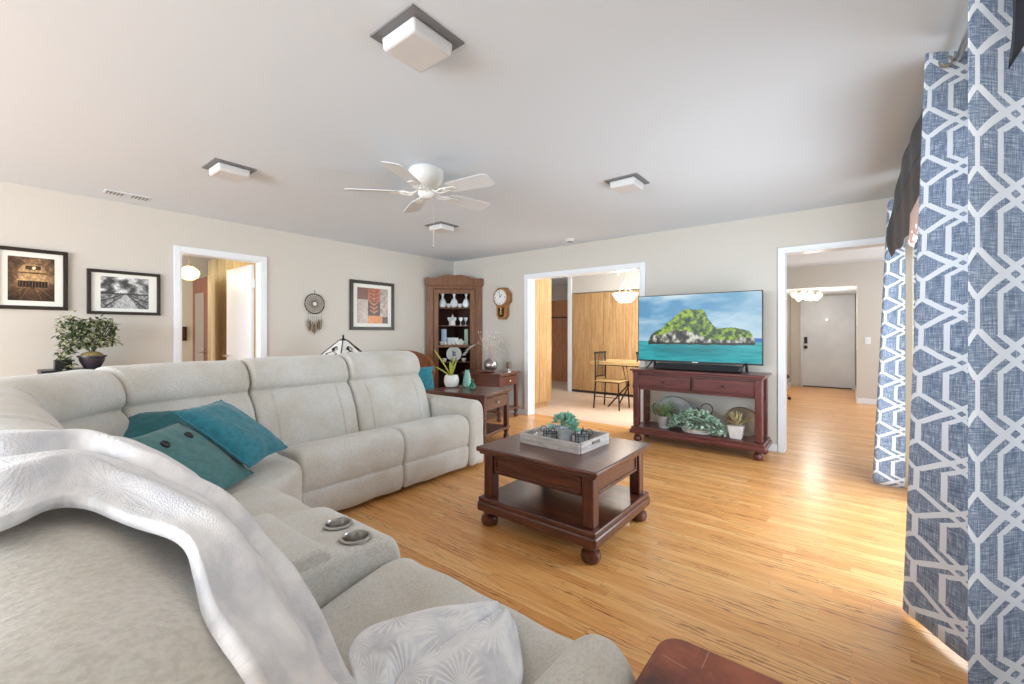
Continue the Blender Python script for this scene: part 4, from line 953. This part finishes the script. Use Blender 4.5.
# sepia locomotive
h, w_ = 120, 140; Y_, X_ = gridimg(h, w_); n = fbm(h, w_, 6, 6, 3)
img = lerp((.35, .26, .18), (.80, .64, .46), np.clip(n*1.5-.2-.6*((X_-.5)**2+(Y_-.45)**2)*2, 0, 1))
img = lerp(img, (.24, .16, .10), np.clip((Y_-.55)*2, 0, .7)*np.ones_like(X_))
def rect(img, x0, x1, y0, y1, c, a=1):
    return lerp(img, c, ((X_ > x0) & (X_ < x1) & (Y_ > y0) & (Y_ < y1))*float(a))
hood = (np.abs(X_-.52) < .30-.10*np.clip((.30-Y_)*8, 0, 1)) & (Y_ > .17) & (Y_ < .50)
img = lerp(img, (.74, .60, .42), hood*.95); img = rect(img, .36, .50, .19, .28, (.28, .20, .14)); img = rect(img, .58, .70, .19, .28, (.28, .20, .14))
img = rect(img, .20, .84, .34, .37, (.40, .28, .18)); img = rect(img, .18, .86, .50, .54, (.78, .64, .44)); img = rect(img, .20, .84, .54, .68, (.13, .09, .07))
for k in range(9): img = rect(img, .23+k*.068, .245+k*.068, .52, .66, (.46, .32, .22))
img = lerp(img, (.30, .22, .15), (((X_-.54)**2+(Y_-.24)**2*1.2) < .004)*1.); img = lerp(img, (.95, .86, .68), (((X_-.54)**2+(Y_-.24)**2*1.2) < .0018)*1.)
for c in (-1.6, -.7, .5, 1.3): img = lerp(img, (.60, .46, .32), (np.abs((X_-.52)-c*(Y_-.58)) < .010)*(Y_ > .68)*.75)
img = img*(.62+.72*fbm(h, w_, 26, 30, 77)[..., None])*(1.08-.9*((X_-.5)**2+(Y_-.45)**2))[..., None]; img = np.clip(img, 0, 1)
framed('sepia train picture in a dark frame above the far left sofa end', .105, .525, 1.415, 1.92, .03, (.05, .042), img)
h, w_ = 100, 150; Y_, X_ = gridimg(h, w_); n = fbm(h, w_, 7, 6, 13)
img = lerp((.25, .25, .25), (.92, .92, .92), np.clip((n-.3)*2.2, 0, 1)); gnd = lerp((.25, .25, .25), (.7, .7, .7), np.clip(fbm(h, w_, 20, 30, 4)*1.4-.2, 0, 1))
img = np.where((Y_ > .52)[..., None], gnd, img); img = rect(img, 0, 1, .50, .56, (.2, .2, .2), .8)
tt = Y_-.52; img = lerp(img, (.80, .80, .80), (np.abs(X_-.5) < .02+tt*.55)*(Y_ > .54)*.7)
for c in (-.95, .95): img = lerp(img, (.10, .10, .10), (np.abs((X_-.5)-c*tt) < .008+tt*.035)*(Y_ > .54)*.9)
for c in (-1.9, 1.9): img = lerp(img, (.16, .16, .16), (np.abs((X_-.5)-c*tt) < .015+tt*.12)*(Y_ > .54)*.8)
img = img*(.75+.5*fbm(h, w_, 30, 40, 91)[..., None]); img = np.clip(img, 0, 1)
framed('black and white railway track picture in a dark frame left of the bedroom door', .642, 1.161, 1.391, 1.797, .028, (.062, .030), img)
h, w_ = 120, 100; Y_, X_ = gridimg(h, w_); n = fbm(h, w_, 8, 8, 23)
img = lerp((.50, .44, .40), (.80, .74, .68), np.clip(n*1.4-.2, 0, 1)); img = rect(img, 0, .35, .0, .33, (.42, .24, .18), .9); img = rect(img, .0, .35, .33, 1, (.74, .70, .68), .6)
img = rect(img, .33, .74, .0, .38, (.66, .34, .20)); img = rect(img, .33, .74, .38, .78, (.24, .14, .12)); img = rect(img, .33, .80, .78, 1, (.82, .52, .26)); img = rect(img, .80, 1, .8, 1, (.28, .16, .12))
for k in range(6):
    cy = .14+k*.11; s_ = np.abs(X_-.53); img = lerp(img, (.80, .44, .24) if k > 2 else (.42, .16, .10), (np.abs((Y_-cy)+s_*.5) < .022)*(s_ < .14)*(s_ > .01)*.95)
img = lerp(img, (.92, .7, .5), (np.abs(X_-.53) < .008)*(Y_ > .1)*(Y_ < .8)*.7); img = img*(.85+.3*fbm(h, w_, 20, 20, 5)[..., None])
framed('abstract orange and brown leaf picture in a dark frame near the corner cabinet', 3.20, 3.913, 1.262, 1.952, .045, (.062, .05), np.clip(img, 0, 1))

# dream catcher
dc = thing('dream_catcher', 'round dream catcher with hanging feathers between the bedroom door and the leaf picture', 'dream catcher', (WX+.02, 2.71, 1.59), radians(90))
build(M().tube([(.125*cos(t), 0, .125*sin(t)) for t in [i*2*pi/40 for i in range(40)]], .006, 6, True), 'hoop', DARKBR, dc)
m = M()
for k in range(24):
    a = k*2*pi/24; b = a+1.9; m.tube([(.122*cos(a), 0, .122*sin(a)), (.03*cos(a+.7), 0, .03*sin(a+.7)), (.122*cos(b), 0, .122*sin(b))], .0014, 4)
for r_ in (.045, .07, .095): m.tube([(r_*cos(t), 0, r_*sin(t)) for t in [i*2*pi/30 for i in range(30)]], .0014, 4, True)
build(m, 'web', pm('grey_thread', (120, 112, 98), .8), dc)
build(M().lathe([(.001, 0), (.022, .001), (.022, .006), (.001, .008)], (0, 0, 0), 16, 'y'), 'centre_bead', WHITEC, dc)
build(M().tube([(0, 0, .125), (.006, 0, .17), (-.006, 0, .17), (0, 0, .125)], .0018, 4), 'hanging_loop', DARKBR, dc)
for k, x in enumerate((-.085, -.06, -.035, -.01, .02, .05, .085)):
    ln = (.16, .22, .28, .34, .26, .18, .14)[k]
    cd_ = build(M().tube([(x, -.004, -.11), (x, -.004, -.14-ln*.3)], .0018, 4), 'cord', DARKBR, dc)
    for z in (.14, .155): pass
    m = M().sphere((x, -.004, -.145), .007, 8, 6)
    build(m, 'bead', WHITEC, cd_)
    m = M(); leafy(m, (x, -.006, -.14-ln*.3), (R_.uniform(-.12, .12), 0, -1), .15, .03, 0, up=Vector((0, 1, 0))); build(m, 'feather', pm('feather_%d' % k, (110, 92, 74) if k % 2 else (140, 126, 108), .8), cd_, solid=.002)

# stained glass lamp on a small table behind the sofa
tb_ = thing('lamp_table', 'small dark table behind the sofa carrying the stained glass lamp', 'table', (-4.6, 2.67, 0))
build(M().lathe([(.24, .505), (.25, .515), (.25, .53), (.24, .535), (.001, .535)], n=32), 'tabletop', CHERRY, tb_)
build(M().lathe([(.16, 0), (.14, .03), (.03, .06), (.025, .49), (.06, .51)], n=20), 'pedestal', CHERRY, tb_)
lp = thing('table_lamp', 'table lamp with a white and black stained glass pyramid shade', 'lamp', (-4.6, 2.67, .536), radians(24))
build(M().lathe([(.09, 0), (.09, .015), (.03, .03), (.018, .1), (.03, .18), (.014, .26), (.012, .61)], n=20), 'base', IRON, lp)
SH = 8; tip = [(.012, .615)]
def shp(r, z, k): a = 2*pi*k/6; return (r*cos(a), r*sin(a), z)
m = M(); vs = [shp(.045, .60, k) for k in range(6)]+[shp(.30, .40, k) for k in range(6)]+[shp(.315, .34, k) for k in range(6)]
m.add(vs, [(k, (k+1) % 6, 6+(k+1) % 6, 6+k) for k in range(6)]+[(6+k, 6+(k+1) % 6, 12+(k+1) % 6, 12+k) for k in range(6)])
sh = build(m, 'lamp_shade', pm('opal_shade_glass', (238, 236, 230), .3), lp, smooth=False, solid=.004)
m = M()
for k in range(6):
    m.tube([shp(.047, .602, k), shp(.303, .402, k), shp(.318, .34, k)], .006, 6)
    m.tube([shp(.303, .402, k), shp(.303, .402, k+1)], .004, 6); m.tube([shp(.318, .34, k), shp(.318, .34, k+1)], .005, 6); m.tube([shp(.047, .602, k), shp(.047, .602, k+1)], .005, 6)
build(m, 'leading', IRON, sh)
def fl(k, u, v):  # on panel k
    a = Vector(shp(.047, .602, k)).lerp(Vector(shp(.047, .602, k+1)), u); b = Vector(shp(.303, .402, k)).lerp(Vector(shp(.303, .402, k+1)), u); p = a.lerp(b, v); return p+Vector((p.x, p.y, .05)).normalized()*.005
for k in range(6):
    m = M()
    m.tube([fl(k, .5, .35), fl(k, .3, .5), fl(k, .5, .62), fl(k, .7, .5), fl(k, .5, .35)], .004, 5); m.tube([fl(k, .2, .75), fl(k, .5, .62), fl(k, .8, .75), fl(k, .5, .85), fl(k, .2, .75)], .004, 5)
    m.add([fl(k, .3, .5), fl(k, .5, .62), fl(k, .5, .35)], [(0, 1, 2)])
    build(m, 'motif', IRON, sh)
build(M().lathe([(.02, .595), (.05, .605), (.012, .62), (.010, .65), (.014, .655), (.001, .665)], n=16), 'finial', IRON, lp)

# ivy plant on dark stand behind the sofa
ps = thing('plant_stand', 'dark narrow stand against the left wall behind the sofa', 'stand', (-5.12, .64, 0))
build(M().cbox((0, -.05, .905), (.30, .50, .03)), 'top', BLACK, ps, bevel=.004)
for a in (-.14, .14):
    for b in (-.28, .18): build(M().cbox((a, b, .445), (.03, .03, .89)), 'leg', BLACK, ps)
build(M().cbox((0, -.05, .3), (.28, .44, .02)), 'shelf', BLACK, ps)
iv = thing('potted_ivy', 'variegated trailing ivy in a dark bowl on the stand behind the sofa', 'plant', (-5.10, .645, .921))
build(M().lathe([(.05, 0), (.055, .01), (.08, .06), (.085, .09), (.095, .095), (.095, .108), (.083, .108), (.075, .085), (.001, .085)], n=28), 'bowl', pm('dark_glazed_pot', (62, 56, 62), .25), iv)
build(M().lathe([(.08, .10), (.065, .125), (.03, .14), (.001, .145)], n=20), 'moss', pm('dry_moss', (190, 168, 108), .9, var=.4, scale=40), iv)
m1, m2 = M(), M(); R_.seed(12)
for k in range(1150):
    t = R_.random()
    if t < .5: c = Vector((R_.uniform(-.10, .12), R_.uniform(-.13, .09), R_.uniform(.14, .40)))
    elif t < .66: c = Vector((R_.uniform(-.08, .10), R_.uniform(-.20, .12), R_.gauss(.385, .03)))
    elif t < .88: c = Vector((R_.uniform(-.08, .12), R_.gauss(-.15, .03), R_.uniform(.0, .36)))
    else: c = Vector((R_.uniform(-.08, .1), R_.gauss(.12, .02), R_.uniform(.20, .38)))
    if abs(c.y) < .115 and c.z < .17: continue
    leafy(m1 if R_.random() < .6 else m2, c, rdir(-.7), R_.uniform(.028, .046), R_.uniform(.017, .026), .15)
build(m1, 'dark_leaves', LEAF, iv); build(m2, 'pale_leaves', LEAFP, iv)
m = M()
for k in range(16):
    a = R_.uniform(0, 2*pi); e = Vector((R_.uniform(-.08, .08), .13*cos(a), .33+.05*sin(a))); m.tube([(0, 0, .12), e*.6+Vector((0, 0, .05)), e], .003, 5)
build(m, 'stems', DARKBR, iv)
bx_ = tag(build(M().cbox((0, 0, .04), (.10, .10, .08)), 'small_box', BLACK, bevel=.003), 'small black box under the ivy on the stand', 'box'); bx_.location = (-5.08, .47, .921)

# ---------------------------------------------------------------- ceiling things
def clight(x, y, label, first=None):
    o = thing('ceiling_light', label, 'ceiling light', (x, y, H), 0, 'square flush ceiling lights')
    build(M().box(-.136, .136, -.136, .136, -.008, 0), 'mounting_plate', GREYP, o, smooth=False)
    m = M().add([(-.105,-.105,-.008),(.105,-.105,-.008),(.105,.105,-.008),(-.105,.105,-.008),(-.10,-.10,-.065),(.10,-.10,-.065),(.10,.10,-.065),(-.10,.10,-.065)], [(0,1,2,3),(7,6,5,4),(4,5,1,0),(5,6,2,1),(6,7,3,2),(7,4,0,3)])
    build(m, 'diffuser', DIFF, o, bevel=.012, seg=3, fix=True); return o
cl0 = clight(-1.41, 1.15, 'square ceiling light nearest the camera, above the near sofa seat')
dup(cl0, (-3.61, 1.19, H), None, 'square ceiling light in front of the bedroom door, beside the fan')
dup(cl0, (-1.42, 3.28, H), None, 'square ceiling light in front of the television wall')
dup(cl0, (-3.65, 3.32, H), None, 'square ceiling light beyond the fan, nearest the corner cabinet')
vt = thing('ceiling_vent', 'white slotted ceiling vent near the left wall', 'vent', (-5.02, .86, H))
build(M().box(-.07, .07, -.15, .15, -.006, 0), 'frame', CEIL, vt, smooth=False, bevel=.002)
for k in range(12):
    y = -.132+k*.024
    if abs(y) < .03: continue
    build(M().box(-.05, .05, y-.004, y+.004, -.010, -.008), 'slot', GREYP, vt, smooth=False)
sm = thing('smoke_detector', 'small round grey detector on the ceiling above the kitchen opening', 'smoke detector', (-2.87, 4.83, H))
build(M().lathe([(.001, -.035), (.05, -.034), (.06, -.02), (.065, 0)], n=28), 'housing', DIFF, sm); build(M().lathe([(.035, -.038), (.035, -.032)], n=20), 'grille', GREYP, sm)
fn = thing('ceiling_fan', 'white five blade ceiling fan with pull chain', 'ceiling fan', (-2.495, 2.115, H))
build(M().lathe([(.001, 0), (.118, 0), (.128, -.012), (.126, -.03), (.128, -.05), (.118, -.085), (.095, -.118), (.07, -.135), (.001, -.135)], n=40), 'motor_housing', FANW, fn)
build(M().lathe([(.03, -.13), (.06, -.145), (.062, -.185), (.05, -.205), (.035, -.215), (.001, -.217)], n=28), 'switch_cup', FANW, fn)
for k in range(5):
    a = radians(9+72*k); R3 = Matrix.Rotation(a, 4, 'Z')
    pts = [(.20, -.035), (.22, -.06), (.30, -.066), (.545, -.075), (.57, -.06), (.575, 0), (.57, .06), (.545, .075), (.30, .066), (.22, .06), (.20, .035)]
    m = M().prism(pts, -.003, .003); m.xf(R3 @ Matrix.Translation((0, 0, -.17)) @ Matrix.Rotation(radians(-13), 4, 'X'))
    b = build(m, 'blade', BLADEM, fn, smooth=False)
    m = M()
    for s_ in (-1, 1): m.tube([(.055, s_*.012, -.16), (.11, s_*.02, -.185), (.16, s_*.035, -.178), (.20, s_*.02, -.176), (.16, s_*.006, -.18)], .007, 6)
    m.prism([(.19, -.035), (.26, -.03), (.27, 0), (.26, .03), (.19, .035)], -.180, -.174); m.xf(R3)
    build(m, 'blade_bracket', FANW, b)
build(M().tube([(.05, .03, -.19), (.05, .03, -.56)], .0018, 5).sphere((.05, .03, -.57), .008, 8, 6), 'pull_chain', STEEL, fn)

# ---------------------------------------------------------------- curtains
def curtain(label, top_path, bot_path, z0, z1, fold, nf, ufull, u0=0, group='trellis patterned curtain panels', zlow=None, v0=0):
    """paths: control points (x,y); fold: ripple amplitude; nf: number of ripples"""
    A = cr(top_path, 16, False); B = cr(bot_path, 16, False); n = len(A)-1
    Lg = sum((A[i+1]-A[i]).length for i in range(n)); NU = 160; NV = 40
    def f(u, v):
        i = u*n; k = min(int(i), n-1); t_ = i-k; a = A[k].lerp(A[k+1], t_); b = B[k].lerp(B[k+1], t_); w_ = (1-v)
        p = a.lerp(b, w_); d = (A[k+1]-A[k]).normalized().lerp((B[k+1]-B[k]).normalized(), w_); nn = Vector((d[1], -d[0]))
        am = fold*(.7+.5*w_)*(1 if 0 < u < 1 else 1); ph = u*nf*2*pi+.5*sin(v*2.5+u*4)
        p = p+nn*am*sin(ph)
        zz = z0+(0 if not zlow else zlow*u)*(1-v)
        return (p[0], p[1], zz+(z1-zz)*v)
    m = M().grid(f, NU, NV, uvf=lambda a, b: (u0+a*ufull, v0+b*(z1-z0)))
    o = build(m, 'window_curtain', CURT, solid=.003, ang=80); tag(o, label, 'curtain', group); return o
curtain('nearest trellis curtain panel, hanging closest to the side table', [(.221, 1.505), (.26, 1.535), (.33, 1.612), (.40, 1.68), (.42, 1.76), (.36, 1.84), (.40, 1.92)], [(.221, 1.505), (.26, 1.535), (.33, 1.612), (.40, 1.68), (.42, 1.76), (.36, 1.84), (.40, 1.92)], .01, 2.40, .002, 2, .55, .195, v0=-.0745)
curtain('trellis curtain panel with its rod ring showing, just beyond the nearest one', [(.30, 2.50), (.24, 2.455), (.29, 2.475), (.37, 2.54), (.41, 2.60), (.42, 2.68)], [(.25, 2.56), (.175, 2.52), (.24, 2.40), (.33, 2.27), (.38, 2.24), (.42, 2.30)], .02, 2.375, .004, 2, .44, .11)
curtain('trellis curtain panel farthest along the wall, beside the hall opening', [(.225, 4.56), (.235, 4.50), (.30, 4.49), (.35, 4.50), (.42, 4.54)], [(.14, 4.56), (.14, 4.49), (.22, 4.48), (.32, 4.50), (.36, 4.56)], .02, 2.27, .004, 2, .30, .15, v0=.057)
curtain('narrow trellis curtain panel between the cream strip and the ringed panel', [(.385, 4.22), (.40, 4.27), (.43, 4.28)], [(.385, 4.22), (.40, 4.27), (.43, 4.28)], .02, 2.30, .003, 2, .14)
fp_ = [o_ for o_ in bpy.data.objects if 'farthest along' in str(o_.get('label'))][0]
build(M().grid(lambda a, b: (.322+.038*a, 4.455-.06*a, .03+2.1*b), 6, 20), 'lining', CREAM, fp_, solid=.003)
rd = thing('curtain_rod', 'grey metal curtain rod along the sliding door wall', 'curtain rod', (.34, 2.8, 2.34))
build(M().tube([(.34, .65, 2.34), (.34, 4.92, 2.34)], .011, 10), 'rod', STEEL, rd, world=True)
for y in (.6, 4.95): build(M().sphere((.34, y, 2.34), .025, 14, 8), 'finial', STEEL, rd, world=True)
for y in (.9, 2.6, 4.7): build(M().tube([(.34, y, 2.34), (.45, y, 2.34)], .008, 8), 'bracket', STEEL, rd, world=True)
for k in range(2): build(M().tube([(.30+.02*cos(t), 2.47+.02*sin(t)+k*.01, 2.33+.028*sin(t)) for t in [i*2*pi/16 for i in range(16)]], .004, 6, True), 'ring', BRONZE, rd, world=True)
# scarf valance
def scarf_pt(u, w_):   # w_ 0 bottom, .62 seam, .9 front top, 1 at rod
    y = 2.66+u*1.58
    topz = float(np.interp(y, [2.6, 3.3, 3.6, 3.9, 4.1, 4.25], [2.28, 2.27, 2.22, 2.12, 2.0, 1.90]))
    botz = float(np.interp(y, [2.6, 3.0, 3.6, 4.25], [1.95, 1.86, 1.80, 1.79]))+.010*sin(u*23)
    xf_ = float(np.interp(y, [2.6, 3.3, 3.9, 4.2], [.265, .24, .222, .20]))+.004*sin(y*17+w_*4)
    if w_ > .9: k = (w_-.9)/.1; return (xf_+(.34-xf_)*k, y, topz+(max(topz, 2.335)-topz)*k)
    return (xf_+.03*(1-w_/.9), y, botz+(topz-botz)*w_/.9)
scf = tag(build(M().grid(lambda u, v: scarf_pt(u, v*.55), 90, 24), 'scarf_valance', SATIN, solid=.003, ang=80), 'dark brown and slate satin scarf valance swagged between the curtains', 'valance')
build(M().grid(lambda u, v: scarf_pt(u, .55+v*.45), 90, 24), 'slate_band', SLATE, scf, solid=.004, ang=80)
def ruf(u, v):
    y = 2.72+u*.62; return (.262+.012*sin(u*60)*(1-v), y, 1.74+.03*sin(u*38)*(1-v)+.10*u*0+v*.16)
build(M().grid(ruf, 90, 8), 'peach_ruffle', PEACH, scf, solid=.004, ang=80)
def swag2(u, v):
    return (.272+.13*u+.006*sin(v*7), 1.428+.095*u-.008*sin(v*5+u*6), 1.805+.32*u-.02*sin(u*pi)+v*(.55-.32*u))
tag(build(M().grid(swag2, 30, 20), 'slate_scarf', SLATE, solid=.003, ang=80), 'slate satin scarf end hanging in front of the nearest curtain', 'valance')

# ---------------------------------------------------------------- kitchen furniture
kt = thing('kitchen_table', 'small butcher block kitchen table with black metal legs', 'table', (-2.85, 6.75, 0))
build(M().cbox((0, 0, .73), (1.12, .72, .05)), 'tabletop', BUTCH, kt, bevel=.005)
for a in (-1, 1):
    for b in (-1, 1): build(M().tube([(a*.12, b*.08, .71), (a*.05, b*.04, .35), (a*.30, b*.22, .01)], .012, 8), 'leg', IRON, kt)
build(M().cbox((0, 0, .695), (.9, .5, .02)), 'frame', IRON, kt)
def kchair(label, loc, rz):
    o = thing('kitchen_chair', label, 'chair', loc, rz, 'black metal kitchen chairs with wooden seats')
    build(M().cbox((0, 0, .455), (.40, .40, .022)), 'seat', BUTCH, o, bevel=.006)
    build(M().tube([(-.19, -.19, .44), (.19, -.19, .44), (.19, .19, .44), (-.19, .19, .44)], .009, 8, True), 'seat_frame', IRON, o)
    for a in (-1, 1):
        build(M().tube([(-.21, a*.18, .90), (-.20, a*.18, .46), (-.23, a*.19, .01)], .012, 8), 'leg', IRON, o)
        build(M().tube([(.19, a*.18, .45), (.21, a*.19, .01)], .012, 8), 'leg', IRON, o)
    m = M()
    for y in (-.12, -.072, -.024, .024, .072, .12): m.tube([(-.206, y, .88), (-.200, y, .52)], .005, 6)
    build(m, 'back_slats', IRON, o)
    build(M().cbox((-.208, 0, .90), (.022, .40, .035)).cbox((-.200, 0, .52), (.014, .36, .02)), 'back_rail', IRON, o)
    build(M().tube([(.20, -.18, .2), (-.215, -.18, .2)], .006, 6).tube([(.20, .18, .2), (-.215, .18, .2)], .006, 6), 'stretcher', IRON, o)
    return o
c0 = kchair('black metal chair with slatted back at the left end of the kitchen table', (-3.04, 6.44, 0), 0)
dup(c0, (-2.50, 6.80, 0), radians(90), 'black metal chair mostly hidden behind the console table')
pn = thing('pendant_lamp', 'lit white glass bowl pendant lamp over the kitchen table', 'lamp', (-2.80, 6.4, 1.70))
build(M().lathe([(.001, 0), (.10, .0), (.10, .02), (.145, .05), (.20, .14), (.195, .145), (.14, .06), (.001, .03)], n=36), 'bowl', WHITEG, pn)
build(M().lathe([(.02, .1), (.03, .14), (.012, .16), (.012, .2)], n=16), 'socket', CHROME, pn)
build(M().tube([(0, 0, .2), (0, 0, .72)], .006, 6).tube([(-.14, 0, .10), (0, 0, .36), (.14, 0, .10)], .004, 5), 'chain', STEEL, pn)
build(M().tube([(0, 0, .72), (-.12, .0, .45), (-.26, 0, .62), (-.28, 0, .73)], .003, 5), 'cord', TRIM, pn)
build(M().lathe([(.06, .71), (.06, .735), (.001, .737)], n=20), 'canopy', CHROME, pn)
point('pendant_bulb', (-2.80, 6.4, 1.93), 16, (1, .93, .82), .12)
ch = thing('hall_chandelier', 'lit crystal petal chandelier in the entry alcove', 'chandelier', (-.72, 10.3, 2.07))
build(M().lathe([(.001, 0), (.22, 0), (.22, -.02), (.001, -.03)], n=28), 'ceiling_plate', CHROME, ch)
for k in range(16):
    a = k*2.4; r_ = .06+.19*(k/16)**.6; m = M().lathe([(.018, 0), (.05, -.03), (.055, -.06), (.02, -.11)], (r_*cos(a), r_*sin(a), -.035-.03*(k % 3)), 10); build(m, 'petal', CHANDG, ch)
point('chandelier_bulb', (-.60, 10.2, 1.62), 26, (1, .95, .88), .15)
bl_ = thing('globe_lamp', 'lit warm ribbed glass globe lamp hanging in the bedroom', 'lamp', (-7.0, 1.83, 2.03))
build(M().lathe([(.001, -.10), (.05, -.095), (.10, -.055), (.118, 0), (.11, .03), (.06, .075), (.03, .09)], n=36), 'globe', WARMG, bl_)
build(M().lathe([(.035, .085), (.03, .10), (.01, .13)], n=16), 'cap', BRONZE, bl_); build(M().tube([(0, 0, .12), (0, 0, .41)], .006, 6), 'chain', BRONZE, bl_)
point('globe_bulb', (-6.75, 1.6, 1.95), 9, (1, .80, .52), .1)
oc_ = thing('hall_stool', 'dark wheeled stool half hidden at the left edge of the hall', 'stool', (-1.05, 9.2, 0))
build(M().lathe([(.14, .40), (.16, .41), (.16, .45), (.14, .47), (.001, .475)], n=24), 'seat', BLACK, oc_)
build(M().lathe([(.02, .1), (.02, .4)], n=12), 'post', IRON, oc_)
for k in range(4): a = k*pi/2+.4; lg = build(M().tube([(0, 0, .12), (.17*cos(a), .17*sin(a), .07)], .014, 8), 'leg', OAKD, oc_); build(M().sphere((.17*cos(a), .17*sin(a), .03), .03, 10, 8), 'caster', BLACK, lg)
